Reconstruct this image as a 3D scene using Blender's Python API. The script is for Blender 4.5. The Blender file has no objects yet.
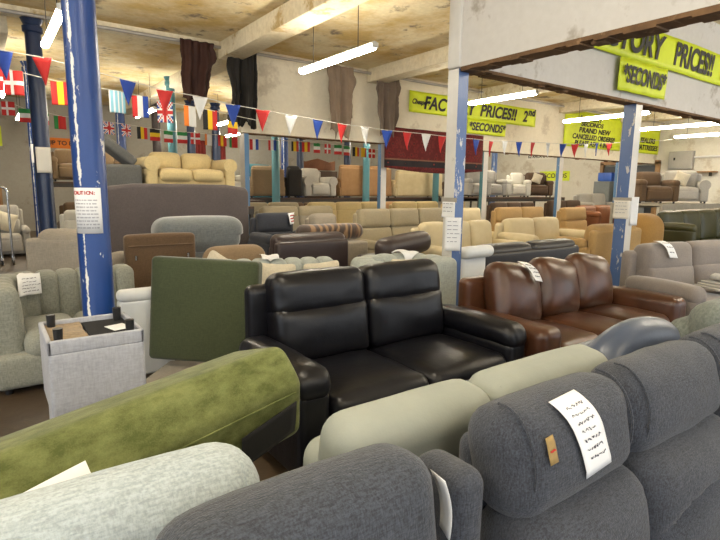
import bpy, math, random
import numpy as np
from mathutils import Vector, Matrix, Euler, noise
from mathutils.bvhtree import BVHTree
random.seed(7)
SC = bpy.context.scene
COL = SC.collection
PI = math.pi
def R(a): return math.radians(a)

# ------------------------------------------------------------------ materials
def mat_new(name):
    m = bpy.data.materials.new(name); m.use_nodes = True
    nt = m.node_tree; nt.nodes.clear()
    out = nt.nodes.new('ShaderNodeOutputMaterial'); b = nt.nodes.new('ShaderNodeBsdfPrincipled')
    nt.links.new(b.outputs[0], out.inputs[0])
    return m, nt, b
def coords(nt, scale=(1, 1, 1), kind='Object'):
    tc = nt.nodes.new('ShaderNodeTexCoord'); mp = nt.nodes.new('ShaderNodeMapping')
    mp.inputs['Scale'].default_value = scale
    nt.links.new(tc.outputs[kind], mp.inputs[0]); return mp.outputs[0]
def noise_tex(nt, vec, scale, detail=3, rough=.6):
    n = nt.nodes.new('ShaderNodeTexNoise'); n.inputs['Scale'].default_value = scale
    n.inputs['Detail'].default_value = detail; n.inputs['Roughness'].default_value = rough
    nt.links.new(vec, n.inputs['Vector']); return n.outputs['Fac']
def ramp(nt, fac, stops):
    r = nt.nodes.new('ShaderNodeValToRGB'); e = r.color_ramp.elements
    while len(e) < len(stops): e.new(.5)
    for el, (p, c) in zip(e, stops):
        el.position = p; el.color = (*c, 1)
    nt.links.new(fac, r.inputs[0]); return r.outputs[0]
def mixc(nt, fac, a, b, mode='MIX'):
    m = nt.nodes.new('ShaderNodeMix'); m.data_type = 'RGBA'; m.blend_type = mode
    for i, v in ((0, fac), (6, a), (7, b)):
        if isinstance(v, (int, float)): m.inputs[i].default_value = v
        elif isinstance(v, tuple): m.inputs[i].default_value = (*v, 1)
        else: nt.links.new(v, m.inputs[i])
    return m.outputs[2]
def math_n(nt, op, a, b=0.0):
    m = nt.nodes.new('ShaderNodeMath'); m.operation = op
    for i, v in enumerate((a, b)):
        if isinstance(v, (int, float)): m.inputs[i].default_value = v
        else: nt.links.new(v, m.inputs[i])
    return m.outputs[0]
def bump(nt, b, h, strength=.3, dist=.01):
    n = nt.nodes.new('ShaderNodeBump'); n.inputs['Strength'].default_value = strength
    n.inputs['Distance'].default_value = dist
    nt.links.new(h, n.inputs['Height']); nt.links.new(n.outputs[0], b.inputs['Normal'])
def lighten(c, k): return tuple(min(1, v * k) for v in c)
MATS = {}
def fabric(name, c, k=.7, scale=1.0, rough=.92, sheen=.15, weave=True, contrast=1.0, bstr=.35):
    if name in MATS: return MATS[name]
    m, nt, b = mat_new(name)
    v = coords(nt)
    big = noise_tex(nt, v, 4 * scale, 3)
    n1 = noise_tex(nt, coords(nt, (1, 1, .22)), 170 * scale, 2)
    n2 = noise_tex(nt, coords(nt, (.22, 1, 1)), 170 * scale, 2)
    w = math_n(nt, 'MULTIPLY', math_n(nt, 'ADD', n1, n2), .5)
    lo = .5 - .16 * contrast; hi = .5 + .16 * contrast
    col = ramp(nt, w, [(max(.05, .5 - .12), lighten(c, k)), (.5 + .12, lighten(c, 2 - k))])
    col2 = mixc(nt, 0.5, col, ramp(nt, big, [(.3, lighten(c, .85)), (.7, lighten(c, 1.12))]))
    nt.links.new(col2, b.inputs['Base Color'])
    b.inputs['Roughness'].default_value = rough
    b.inputs['Sheen Weight'].default_value = sheen
    b.inputs['Specular IOR Level'].default_value = .2
    bump(nt, b, w, bstr, .004)
    MATS[name] = m; return m
def velvet(name, c, c2, scale=1.0):
    if name in MATS: return MATS[name]
    m, nt, b = mat_new(name)
    v = coords(nt)
    a = noise_tex(nt, coords(nt, (1.0, 1.6, 1.6)), 7 * scale, 5, .65)
    f = noise_tex(nt, v, 160 * scale, 2)
    s = math_n(nt, 'ADD', math_n(nt, 'MULTIPLY', a, .8), math_n(nt, 'MULTIPLY', f, .2))
    nt.links.new(ramp(nt, s, [(.38, c), (.62, c2)]), b.inputs['Base Color'])
    b.inputs['Roughness'].default_value = .85; b.inputs['Specular IOR Level'].default_value = .2; b.inputs['Sheen Weight'].default_value = .12
    b.inputs['Sheen Roughness'].default_value = .4
    bump(nt, b, f, .2, .004); MATS[name] = m; return m
def leather(name, c, rough=.38, c2=None, bs=.25, spec=.5):
    if name in MATS: return MATS[name]
    m, nt, b = mat_new(name)
    v = coords(nt)
    big = noise_tex(nt, v, 3.5, 4)
    nt.links.new(ramp(nt, big, [(.3, c), (.7, c2 or lighten(c, 1.3))]), b.inputs['Base Color'])
    vo = nt.nodes.new('ShaderNodeTexVoronoi'); vo.inputs['Scale'].default_value = 160
    nt.links.new(v, vo.inputs['Vector'])
    wr = noise_tex(nt, coords(nt, (1, 1, .5)), 9, 4)
    h = math_n(nt, 'ADD', math_n(nt, 'MULTIPLY', vo.outputs['Distance'], .12), wr)
    bump(nt, b, h, bs, .012)
    nt.links.new(math_n(nt, 'ADD', math_n(nt, 'MULTIPLY', big, .15), rough - .07), b.inputs['Roughness'])
    b.inputs['Specular IOR Level'].default_value = spec
    MATS[name] = m; return m
def plain(name, c, rough=.6, metal=0, var=.12, scale=6, bs=0):
    if name in MATS: return MATS[name]
    m, nt, b = mat_new(name)
    n = noise_tex(nt, coords(nt), scale, 4)
    nt.links.new(ramp(nt, n, [(.3, lighten(c, 1 - var)), (.7, lighten(c, 1 + var))]), b.inputs['Base Color'])
    b.inputs['Roughness'].default_value = rough; b.inputs['Metallic'].default_value = metal
    if bs: bump(nt, b, n, bs, .01)
    MATS[name] = m; return m
def emit(name, c, s):
    m = bpy.data.materials.new(name); m.use_nodes = True; nt = m.node_tree; nt.nodes.clear()
    o = nt.nodes.new('ShaderNodeOutputMaterial'); e = nt.nodes.new('ShaderNodeEmission')
    e.inputs[0].default_value = (*c, 1); e.inputs[1].default_value = s
    nt.links.new(e.outputs[0], o.inputs[0]); MATS[name] = m; return m
def stained(name, base, stain, stain2, scale=.6, amt=(.45, .7), rough=.9, boards=0, fine=.1):
    m, nt, b = mat_new(name)
    v = coords(nt)
    a = noise_tex(nt, v, scale, 6, .62)
    d = noise_tex(nt, coords(nt, (1, 1, 1)), scale * 2.3, 5, .7)
    f = noise_tex(nt, v, 14, 4)
    c = mixc(nt, ramp(nt, a, [(amt[0], (0, 0, 0)), (amt[1], (1, 1, 1))]), base, stain)
    c = mixc(nt, ramp(nt, d, [(.57, (0, 0, 0)), (.66, (1, 1, 1))]), c, stain2)
    c = mixc(nt, fine, c, ramp(nt, f, [(.3, (.25, .2, .12)), (.7, (1, 1, 1))]), 'MULTIPLY')
    h = f
    if boards:
        w = nt.nodes.new('ShaderNodeTexWave'); w.bands_direction = 'X'; w.inputs['Scale'].default_value = boards
        nt.links.new(v, w.inputs['Vector'])
        edge = ramp(nt, w.outputs['Fac'], [(.0, (.35, .3, .25)), (.03, (1, 1, 1))])
        c = mixc(nt, .6, c, edge, 'MULTIPLY')
    nt.links.new(c, b.inputs['Base Color']); b.inputs['Roughness'].default_value = rough
    bump(nt, b, h, .25, .01)
    MATS[name] = m; return m
def painted_column(name, c, chip=(.75, .74, .68), streak=True, amount=.64):
    m, nt, b = mat_new(name)
    v = coords(nt)
    n = noise_tex(nt, coords(nt, (1, 1, .35)), 9, 5, .7)
    col = mixc(nt, ramp(nt, n, [(amount, (0, 0, 0)), (amount + .02, (1, 1, 1))]), c, chip)
    if streak:  # a long run of flaked paint down one side of the column
        sep = nt.nodes.new('ShaderNodeSeparateXYZ'); nt.links.new(v, sep.inputs[0])
        ang = math_n(nt, 'ARCTAN2', sep.outputs[1], sep.outputs[0])
        w = noise_tex(nt, coords(nt, (0, 0, 1)), 5, 5, .7)
        off = math_n(nt, 'ADD', ang, math_n(nt, 'MULTIPLY', w, .25))
        d = math_n(nt, 'ADD', math_n(nt, 'ABSOLUTE', math_n(nt, 'ADD', off, 2.23)), math_n(nt, 'MULTIPLY', math_n(nt, 'SUBTRACT', noise_tex(nt, coords(nt, (2, 2, 1)), 9, 5, .7), .42), .55))
        s = ramp(nt, d, [(.11, (1, 1, 1)), (.14, (0, 0, 0))])
        col = mixc(nt, s, col, chip)
    n3 = noise_tex(nt, v, 3, 3)
    col = mixc(nt, .5, col, ramp(nt, n3, [(.3, (.7, .7, .75)), (.7, (1, 1, 1))]), 'MULTIPLY')
    nt.links.new(col, b.inputs['Base Color']); b.inputs['Roughness'].default_value = .33
    bump(nt, b, n, .4, .01); MATS[name] = m; return m

CHARCOAL = fabric('charcoal_weave', (.048, .053, .067), .25, 1.5, bstr=1.0)
CHARCOAL2 = fabric('charcoal_chenille', (.050, .056, .070), .25, 1.4, bstr=1.0)
LINEN = fabric('pale_linen', (.37, .42, .435), .60, .8, bstr=1.0)
STOOLGREY = fabric('stool_grey', (.39, .40, .44), .8, .6)
OLIVEGREY = fabric('olive_grey_chenille', (.25, .255, .215), .6, .8)
SAGE = fabric('sage_grey_chenille', (.38, .41, .38), .75, .7)
GREENV = velvet('moss_velvet', (.075, .090, .024), (.165, .182, .066), 1.4)
GREENW = fabric('dark_green_weave', (.050, .062, .029), .7, .9, sheen=.3)
CREAM = leather('cream_leather', (.255, .275, .245), .55, (.305, .325, .29), .12, .3)
BLACKL = leather('black_leather', (.004, .004, .006), .33, (.007, .007, .010), .25, .36)
BROWNL = leather('cognac_leather', (.042, .016, .008), .31, (.10, .038, .017), .22)
BLUEL = leather('slate_blue_leather', (.048, .064, .105), .36, (.072, .092, .140), .15)
DARKBL = leather('dark_brown_leather', (.035, .022, .022), .4, (.05, .034, .032), .2)
BLACKGREY = leather('charcoal_leather', (.022, .022, .026), .42, (.036, .034, .038), .2)
GREYV = fabric('taupe_grey_suede', (.215, .185, .165), .85, .7, sheen=.3)
TAUPE = fabric('taupe_weave', (.29, .255, .205), .8, .6)
BROWNF = fabric('brown_weave', (.12, .075, .042), .75, .7)
BROWNR = fabric('tan_brown_chenille', (.24, .165, .095), .8, .7)
STEELV = fabric('steel_velvet', (.16, .175, .175), .7, .5, sheen=.6)
DGREY = fabric('dark_grey_fabric', (.10, .10, .095), .75, .7)
PANELG = fabric('panel_grey', (.100, .084, .082), .8, .6)
CREAMF = fabric('cream_chenille', (.56, .44, .22), .85, .5)
NAVYF = fabric('charcoal_blue', (.038, .041, .052), .75, .8)
BEIGEF = fabric('beige_recliner', (.33, .28, .185), .85, .6)
BEIGEG = fabric('greige_recliner', (.27, .24, .185), .85, .6)
CREAML2 = leather('butter_leather', (.56, .46, .27), .5, (.66, .56, .35), .12, .3)
IVORY = leather('ivory_leather', (.62, .60, .53), .5, (.70, .68, .62), .1, .3)
TANL = leather('tan_leather', (.30, .17, .075), .5, (.38, .22, .105), .12, .3)
TANF = fabric('tan_suede', (.42, .27, .11), .85, .6)
OCHRE = fabric('ochre_suede', (.38, .215, .065), .85, .6)
OLIVEL = leather('olive_leather', (.035, .036, .012), .42, (.06, .06, .02), .15)
RUSTL = leather('rust_leather', (.17, .06, .022), .5, (.24, .09, .035), .12, .3)
GREYL = leather('pale_grey_leather', (.34, .33, .31), .5, (.42, .41, .38), .1, .3)
MOCHA = leather('mocha_leather', (.07, .042, .025), .5, (.10, .06, .036), .1, .3)
DARKF = fabric('near_black_fabric', (.02, .018, .017), .8, .8)
TEALF = fabric('teal_fabric', (.03, .13, .17), .8, .8)
CUSHF = fabric('cushion_cream', (.62, .56, .43), .85, .5)
PALEF = fabric('pale_grey_fabric', (.42, .40, .36), .85, .6)
WHITEL = leather('white_leather', (.70, .72, .72), .45, (.78, .80, .80), .08, .4)
GREYGREEN = fabric('grey_green_weave', (.15, .165, .145), .6, .5)
LINING = plain('black_lining', (.006, .006, .007), .95)
HESSIAN = fabric('crumpled_gold_lining', (.25, .18, .10), .6, .3, bstr=.9)
PLASTIC = plain('black_plastic', (.012, .012, .013), .4)
WOODD = plain('dark_wood', (.07, .035, .018), .5)
WOODM = plain('mid_wood', (.30, .17, .07), .55)
CARD = plain('cardboard', (.42, .28, .15), .85)
CHROME = plain('chrome', (.55, .57, .6), .22, 1.0)
STEELD = plain('dark_steel', (.05, .045, .04), .5, .3)
PAPER = plain('white_paper', (.80, .80, .80), .7, var=.03)
PAPERC = plain('ivory_paper', (.75, .72, .64), .7, var=.03)
INK = plain('blue_black_ink', (.03, .03, .05), .7)
INKR = plain('red_ink', (.5, .04, .03), .7)
BLACKINK = plain('poster_black', (.012, .011, .01), .6)
YELLOW = plain('fluorescent_yellow', (.68, .80, .02), .55, var=.06)
KRAFT = plain('kraft_tag', (.30, .20, .07), .7)
TAPE = plain('parcel_tape', (.36, .33, .28), .4)
TRIMW = stained('raw_timber', (.20, .11, .05), (.09, .05, .025), (.30, .18, .09), 3, (.4, .7))
TUBE = emit('tube_glow', (1.0, .91, .74), 84)
BATTEN = plain('white_batten', (.8, .8, .78), .4, var=.02)
CEIL = stained('stained_ceiling', (.80, .70, .47), (.62, .44, .17), (.26, .20, .14), .75, (.42, .60), boards=.0, fine=.2)
BEAMM = stained('painted_beam', (.80, .73, .56), (.60, .48, .27), (.50, .36, .16), .8, (.5, .8), fine=.25)
WALLP = stained('plaster_wall', (.82, .76, .62), (.77, .69, .53), (.62, .55, .43), .5, (.45, .8), fine=.1)
WALLN = stained('white_partition', (.66, .64, .61), (.60, .58, .55), (.42, .38, .33), .7, (.5, .85), fine=.08)
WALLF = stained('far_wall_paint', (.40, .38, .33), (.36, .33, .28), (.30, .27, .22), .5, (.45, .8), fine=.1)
WALLE = stained('end_wall_paint', (.72, .69, .60), (.66, .62, .52), (.56, .50, .40), .5, (.45, .8), fine=.1)
FLOORM = stained('worn_concrete', (.085, .058, .036), (.05, .034, .022), (.14, .10, .06), 1.2, (.4, .7), rough=.4, fine=.3)
COLB = painted_column('flaking_blue_paint', (.006, .045, .21), amount=.655)
COLB2 = painted_column('pale_blue_paint', (.09, .16, .35), (.62, .60, .56), streak=False, amount=.60)
COLN = painted_column('navy_paint', (.012, .03, .09), streak=False, amount=.72)
COLT = painted_column('turquoise_paint', (.065, .20, .235), streak=False, amount=.75)
COLW = painted_column('white_column_paint', (.70, .68, .63), (.45, .42, .38), streak=False, amount=.68)
HIDE1 = leather('oxblood_hide', (.035, .014, .011), .6, (.055, .024, .018), .1, .2)
HIDE2 = leather('black_hide', (.014, .013, .012), .55, (.024, .021, .019), .1, .2)
HIDE3 = leather('mushroom_hide', (.20, .15, .11), .7, (.26, .195, .145), .1, .2)
HIDE4 = leather('umber_hide', (.11, .083, .062), .6, (.15, .11, .085), .1, .25)
def flat(name, c): return plain(name, c, .75, var=.03)
FR, FW_, FB, FY, FG, FO, FK, FL = (flat('flag_red', (.50, .02, .018)), flat('flag_white', (.72, .72, .70)), flat('flag_blue', (.012, .05, .30)),
    flat('flag_yellow', (.80, .52, .015)), flat('flag_green', (.02, .22, .05)), flat('flag_orange', (.75, .20, .02)), flat('flag_black', (.01, .01, .01)), flat('flag_pale_blue', (.22, .48, .62)))
def tiger():
    m, nt, b = mat_new('tiger_plush')
    w = nt.nodes.new('ShaderNodeTexWave'); w.bands_direction = 'X'
    w.inputs['Scale'].default_value = 2.2; w.inputs['Distortion'].default_value = 22; w.inputs['Detail'].default_value = 3
    nt.links.new(coords(nt, (1, .4, .4)), w.inputs['Vector'])
    nt.links.new(ramp(nt, w.outputs['Fac'], [(.35, (.035, .016, .008)), (.65, (.12, .055, .022)), (.9, (.24, .14, .06))]), b.inputs['Base Color'])
    b.inputs['Roughness'].default_value = .7; b.inputs['Sheen Weight'].default_value = .4
    MATS['tiger'] = m; return m
TIGER = tiger()
def rugmat():
    m, nt, b = mat_new('persian_rug')
    v = coords(nt)
    vo = nt.nodes.new('ShaderNodeTexVoronoi'); vo.inputs['Scale'].default_value = 9; nt.links.new(v, vo.inputs['Vector'])
    n = noise_tex(nt, v, 30, 3)
    base = ramp(nt, vo.outputs['Distance'], [(.1, (.045, .012, .012)), (.35, (.16, .014, .014)), (.6, (.10, .008, .009))])
    sep = nt.nodes.new('ShaderNodeSeparateXYZ'); nt.links.new(v, sep.inputs[0])
    z = sep.outputs[2]
    band = ramp(nt, math_n(nt, 'ADD', math_n(nt, 'MULTIPLY', z, 1.0), 0.0), [(.035, (0, 0, 0)), (.04, (1, 1, 1)), (.20, (1, 1, 1)), (.205, (0, 0, 0))])
    ck = nt.nodes.new('ShaderNodeTexVoronoi'); ck.inputs['Scale'].default_value = 6; nt.links.new(coords(nt, (1, 0, 1.2)), ck.inputs['Vector'])
    bandc = ramp(nt, ck.outputs['Distance'], [(.12, (.22, .03, .02)), (.2, (.012, .010, .016)), (.6, (.02, .016, .02))])
    c = mixc(nt, band, base, bandc)
    line = ramp(nt, z, [(.19, (0, 0, 0)), (.195, (1, 1, 1)), (.225, (1, 1, 1)), (.23, (0, 0, 0))])
    c = mixc(nt, line, c, (.20, .10, .06))
    c = mixc(nt, .4, c, ramp(nt, n, [(.3, (.5, .5, .5)), (.7, (1, 1, 1))]), 'MULTIPLY')
    nt.links.new(c, b.inputs['Base Color']); b.inputs['Roughness'].default_value = .95; return m
RUG = rugmat()

# ------------------------------------------------------------------ mesh tools
def axis_pts(h, r, n, k=3):
    r = min(r, h * .999)
    a = [-h + r * (1 - t) * 0 + r * t / k for t in range(k)]
    inner = [(-h + r) + (2 * (h - r)) * i / n for i in range(n + 1)]
    b = [-v for v in reversed(a)]
    return a + inner + b
class G:
    """collects shapes for ONE mesh"""
    def __init__(s): s.v = []; s.f = []; s.m = []
    def add(s, vs, fs, mi=0):
        o = len(s.v); s.v += [tuple(v) for v in vs]; s.f += [tuple(i + o for i in f) for f in fs]; s.m += [mi] * len(fs); return s
    def rb(s, size, loc=(0, 0, 0), r=.03, rot=(0, 0, 0), n=3, puff=(0, 0, 0), fn=None, mi=0, k=3, wr=0, seed=0):
        h = [max(.0005, v / 2) for v in size]; r = min(r, min(h) * .98)
        ax = [axis_pts(hh, r, n, k) for hh in h]
        idx = {}; vs = []; fs = []
        def vert(p):
            key = (round(p[0], 5), round(p[1], 5), round(p[2], 5))
            if key in idx: return idx[key]
            inn = [max(-(hh - r), min(hh - r, c)) for hh, c in zip(h, p)]
            d = [a - b for a, b in zip(p, inn)]; L = math.sqrt(sum(x * x for x in d)) or 1
            q = [a + r * b / L for a, b in zip(inn, d)]
            u = [q[i] / h[i] for i in range(3)]
            g = [max(0, 1 - x * x) for x in u]
            o = list(q)
            for i in range(3):
                if puff[i]:
                    j, l = [x for x in range(3) if x != i]
                    o[i] += puff[i] * u[i] * g[j] * g[l]
            idx[key] = len(vs); vs.append(o); return idx[key]
        for a in range(3):
            b, c = (a + 1) % 3, (a + 2) % 3
            for sgn in (-1, 1):
                for i in range(len(ax[b]) - 1):
                    for j in range(len(ax[c]) - 1):
                        q = []
                        for (bi, cj) in ((i, j), (i + 1, j), (i + 1, j + 1), (i, j + 1)):
                            p = [0, 0, 0]; p[a] = sgn * h[a]; p[b] = ax[b][bi]; p[c] = ax[c][cj]; q.append(vert(p))
                        if sgn < 0: q.reverse()
                        if len(set(q)) >= 3: fs.append(q)
        E_ = Euler(rot).to_matrix(); L = Vector(loc); out = []
        for p in vs:
            p = Vector(p)
            if fn: p = Vector(fn(p))
            if wr:
                nv = noise.noise_vector(p * 7 + Vector((seed, seed * .7, 3)))
                nw = noise.noise_vector(p * 18 + Vector((seed, 2, 3)))
                p = p + nv * wr + nw * wr * .35
            out.append(E_ @ p + L)
        return s.add(out, fs, mi)
    def box(s, size, loc=(0, 0, 0), rot=(0, 0, 0), mi=0):
        x, y, z = [v / 2 for v in size]; E_ = Euler(rot).to_matrix(); L = Vector(loc)
        vs = [E_ @ Vector(p) + L for p in ((-x, -y, -z), (x, -y, -z), (x, y, -z), (-x, y, -z), (-x, -y, z), (x, -y, z), (x, y, z), (-x, y, z))]
        return s.add(vs, [(3, 2, 1, 0), (4, 5, 6, 7), (0, 1, 5, 4), (1, 2, 6, 5), (2, 3, 7, 6), (3, 0, 4, 7)], mi)
    def cyl(s, p0, p1, r0, r1=None, seg=12, mi=0, cap=True):
        r1 = r0 if r1 is None else r1
        p0, p1 = Vector(p0), Vector(p1); d = (p1 - p0).normalized()
        a = d.orthogonal().normalized(); b = d.cross(a); vs = []
        for p, r in ((p0, r0), (p1, r1)):
            for i in range(seg):
                t = 2 * PI * i / seg; vs.append(p + (a * math.cos(t) + b * math.sin(t)) * r)
        fs = [(i, (i + 1) % seg, seg + (i + 1) % seg, seg + i) for i in range(seg)]
        if cap: fs += [tuple(reversed(range(seg))), tuple(range(seg, 2 * seg))]
        return s.add(vs, fs, mi)
    def lathe(s, prof, seg=32, mi=0):
        vs = [(r * math.cos(2 * PI * i / seg), r * math.sin(2 * PI * i / seg), z) for r, z in prof for i in range(seg)]
        fs = [(k * seg + i, k * seg + (i + 1) % seg, (k + 1) * seg + (i + 1) % seg, (k + 1) * seg + i) for k in range(len(prof) - 1) for i in range(seg)]
        fs += [tuple(reversed(range(seg))), tuple((len(prof) - 1) * seg + i for i in range(seg))]
        return s.add(vs, fs, mi)
    def grid(s, nu, nv, fn, mi=0):
        vs = [fn(i / nu, j / nv) for j in range(nv + 1) for i in range(nu + 1)]
        fs = [(j * (nu + 1) + i, j * (nu + 1) + i + 1, (j + 1) * (nu + 1) + i + 1, (j + 1) * (nu + 1) + i) for j in range(nv) for i in range(nu)]
        mm = mi
        o = len(s.v); s.v += [tuple(v) for v in vs]; s.f += [tuple(i + o for i in f) for f in fs]
        s.m += [mm(( k % nu + .5) / nu, (k // nu + .5) / nv) if callable(mm) else mm for k in range(len(fs))]
        return s
    def tube(s, pts, r, seg=6, mi=0):
        for a, b in zip(pts, pts[1:]):
            if (Vector(a) - Vector(b)).length > 1e-5: s.cyl(a, b, r, r, seg, mi)
        return s
    def build(s, name, mats, parent=None, loc=None, rot=None, smooth=True, solid=0):
        me = bpy.data.meshes.new(name); me.from_pydata(s.v, [], s.f)
        for m in (mats if isinstance(mats, (list, tuple)) else [mats]): me.materials.append(m)
        me.polygons.foreach_set('material_index', s.m)
        me.polygons.foreach_set('use_smooth', [smooth] * len(s.f)); me.update()
        if smooth:
            try: me.set_sharp_from_angle(angle=R(50))
            except Exception: pass
        o = bpy.data.objects.new(name, me); COL.objects.link(o)
        if parent: o.parent = parent
        if loc is not None: o.location = loc
        if rot is not None: o.rotation_euler = rot
        if solid:
            md = o.modifiers.new('thickness', 'SOLIDIFY'); md.thickness = solid; md.offset = 0
        return o
def tag(o, label, cat, group=None):
    o['label'] = label; o['category'] = cat
    if group: o['group'] = group
    return o
def thing(name, label, cat, loc=(0, 0, 0), rz=0, group=None, rot=None):
    o = bpy.data.objects.new(name, None); COL.objects.link(o); o.empty_display_size = .1
    o.location = loc; o.rotation_euler = rot or (0, 0, rz)
    return tag(o, label, cat, group)
def struct(o, label=None, cat=None):
    o['kind'] = 'structure'
    if label: o['label'] = label; o['category'] = cat or 'wall'
    return o
def text(name, s, size, loc, rot, m, parent=None, shear=0, bold=0, sx=1.0, align='CENTER', solid=.002):
    cu = bpy.data.curves.new(name, 'FONT'); cu.body = s; cu.size = size; cu.shear = shear; cu.offset = bold
    cu.align_x = align; cu.align_y = 'CENTER'; cu.extrude = solid
    tmp = bpy.data.objects.new(name + '_tmp', cu); COL.objects.link(tmp)
    bpy.context.view_layer.update()
    me = bpy.data.meshes.new_from_object(tmp.evaluated_get(bpy.context.evaluated_depsgraph_get()))
    bpy.data.objects.remove(tmp)
    me.transform(Matrix.Diagonal((sx, 1, 1, 1)))
    me.materials.clear(); me.materials.append(m)
    o = bpy.data.objects.new(name, me); COL.objects.link(o)
    if parent: o.parent = parent
    o.location = loc; o.rotation_euler = rot; return o
def world_bvh(objs):
    vs, fs = [], []
    def mw(o):
        m = Matrix.LocRotScale(o.location, o.rotation_euler, o.scale)
        return mw(o.parent) @ m if o.parent else m
    def rec(o):
        if o.type == 'MESH':
            M_ = mw(o); b = len(vs); vs.extend(M_ @ v.co for v in o.data.vertices); fs.extend(tuple(b + i for i in p.vertices) for p in o.data.polygons)
        for c in o.children: rec(c)
    for o in objs: rec(o)
    return BVHTree.FromPolygons(vs, fs)

# ------------------------------------------------------------------ furniture templates
def legs4(root, W, D, h=.05, m=None, ins=.08):
    for sx in (-1, 1):
        for sy in (-1, 1):
            G().cyl((sx * (W / 2 - ins), sy * (D / 2 - ins), 0), (sx * (W / 2 - ins), sy * (D / 2 - ins), h + .01), .025, .03, 8).build('leg', m or PLASTIC, root)
def sofa(name, label, cat, x, yb, n, sw, m, back_to_us=False, rz=0, z0=0, D=.92, hb=1.0, hs=.46, ha=.62, aw=.2, style='roll', det=3,
         arms=(1, 1), group=None, hr=.25, foot=True, armstyle='pad', m2=None, wr=0, tilt=0, center=None, seatpuff=.03):
    """a sofa along x whose back plane stands at y = yb"""
    W = n * sw + aw * (arms[0] + arms[1])
    if center: loc = center; ang = rz
    else:
        loc = (x, yb - D / 2, z0) if not back_to_us else (x, yb + D / 2, z0); ang = rz + (PI if back_to_us else 0)
    root = thing(name, label, cat, loc, ang, group)
    m2 = m2 or m
    xl = -W / 2 + aw * arms[0]
    G().rb((W - .03, D - .10, hs - .17), (0, .03, .05 + (hs - .17) / 2), .03, n=det).build('base', m, root)
    legs4(root, W, D - .1)
    for i in range(n):
        cx = xl + sw * (i + .5); sd = random.random() * 9
        G().rb((sw - .008, D - .24, .2), (cx, -.1, hs - .10), .07, n=det + 2, puff=(0, .02, seatpuff), wr=wr, seed=sd).build('seat', m, root)
        if foot:
            G().rb((sw - .012, .09, hs - .18), (cx, -D / 2 + .045, .10 + (hs - .18) / 2), .04, n=det, puff=(0, .02, 0)).build('footrest', m, root)
        if style == 'roll':
            hl = hb - hr - hs + .10
            G().rb((sw - .004, .22, hl), (cx, D / 2 - .21, hs + hl / 2 - .03), .07, (R(-8), 0, 0), det + 2, puff=(0, .045, 0), wr=wr, seed=sd).build('backrest', m, root)
            G().rb((sw - .004, .23, hr + .03), (cx, D / 2 - .165, hb - hr / 2 - .015), .085, (R(-9), 0, 0), det + 2, puff=(0, .022, .008), wr=wr, seed=sd + 3).build('headrest', m2, root)
        elif style == 'crease':
            h1 = (hb - hs) * .52
            G().rb((sw - .008, .2, h1 + .03), (cx, D / 2 - .2, hs + h1 / 2 - .02), .06, (R(-9), 0, 0), det + 2, puff=(0, .03, 0)).build('backrest', m, root)
            h2 = hb - hs - h1
            G().rb((sw - .008, .2, h2 + .02), (cx, D / 2 - .145, hb - h2 / 2 - .01), .07, (R(-9), 0, 0), det + 2, puff=(0, .03, 0)).build('headrest', m2, root)
        elif style == 'plain':
            h1 = hb - hs
            G().rb((sw - .006, .22, h1 + .03), (cx, D / 2 - .17, hs + h1 / 2 - .02), .09, (R(-7), 0, 0), det + 3, puff=(0, .05, .015), wr=wr, seed=sd).build('backrest', m, root)
        elif style == 'loose':
            h1 = hb - hs + .04
            G().rb((sw + .0, .2, h1), (cx, D / 2 - .26, hs + h1 / 2 - .03), .09, (R(-16), R(tilt), 0), det + 3, puff=(0, .07, .02), wr=wr, seed=sd).build('back_cushion', m2, root)
    bt = hb - (.08 if style in ('roll', 'crease', 'plain') else .1)
    G().rb((W - aw * (arms[0] + arms[1]) * .5, .13, bt - .06), (0, D / 2 - .065, .06 + (bt - .06) / 2), .05, n=det + 2).build('back_panel', m, root)
    for k, sx in enumerate((-1, 1)):
        if not arms[k]: continue
        cx = sx * (W / 2 - aw / 2)
        if armstyle == 'pad':
            G().rb((aw - .01, D - .1, ha - .16), (cx, -.02, .05 + (ha - .16) / 2), .05, n=det).build('armrest', m, root)
            G().rb((aw + .02, D - .16, .16), (cx, -.06, ha - .07), .075, n=det + 1, puff=(0, 0, .015), wr=wr, seed=k,
                   fn=lambda p: (p.x, p.y, p.z - max(0, -p.y - D * .3) ** 2 * 2.2)).build('arm_pad', m, root)
        elif armstyle == 'flat':
            G().rb((aw - .006, D - .02, ha - .05), (cx, -.01, .05 + (ha - .05) / 2), .07, n=det + 1, puff=(.01, .01, .01), wr=wr, seed=k).build('armrest', m, root)
        elif armstyle == 'roll':
            G().rb((aw * .8, D - .08, ha - .12), (cx, 0, .05 + (ha - .12) / 2), .04, n=det).build('armrest', m, root)
            g = G().cyl((cx, -D / 2 + .03, ha - .1), (cx, D / 2 - .05, ha - .1), aw * .56, aw * .56, 16); g.build('arm_roll', m, root)
    return root
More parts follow.
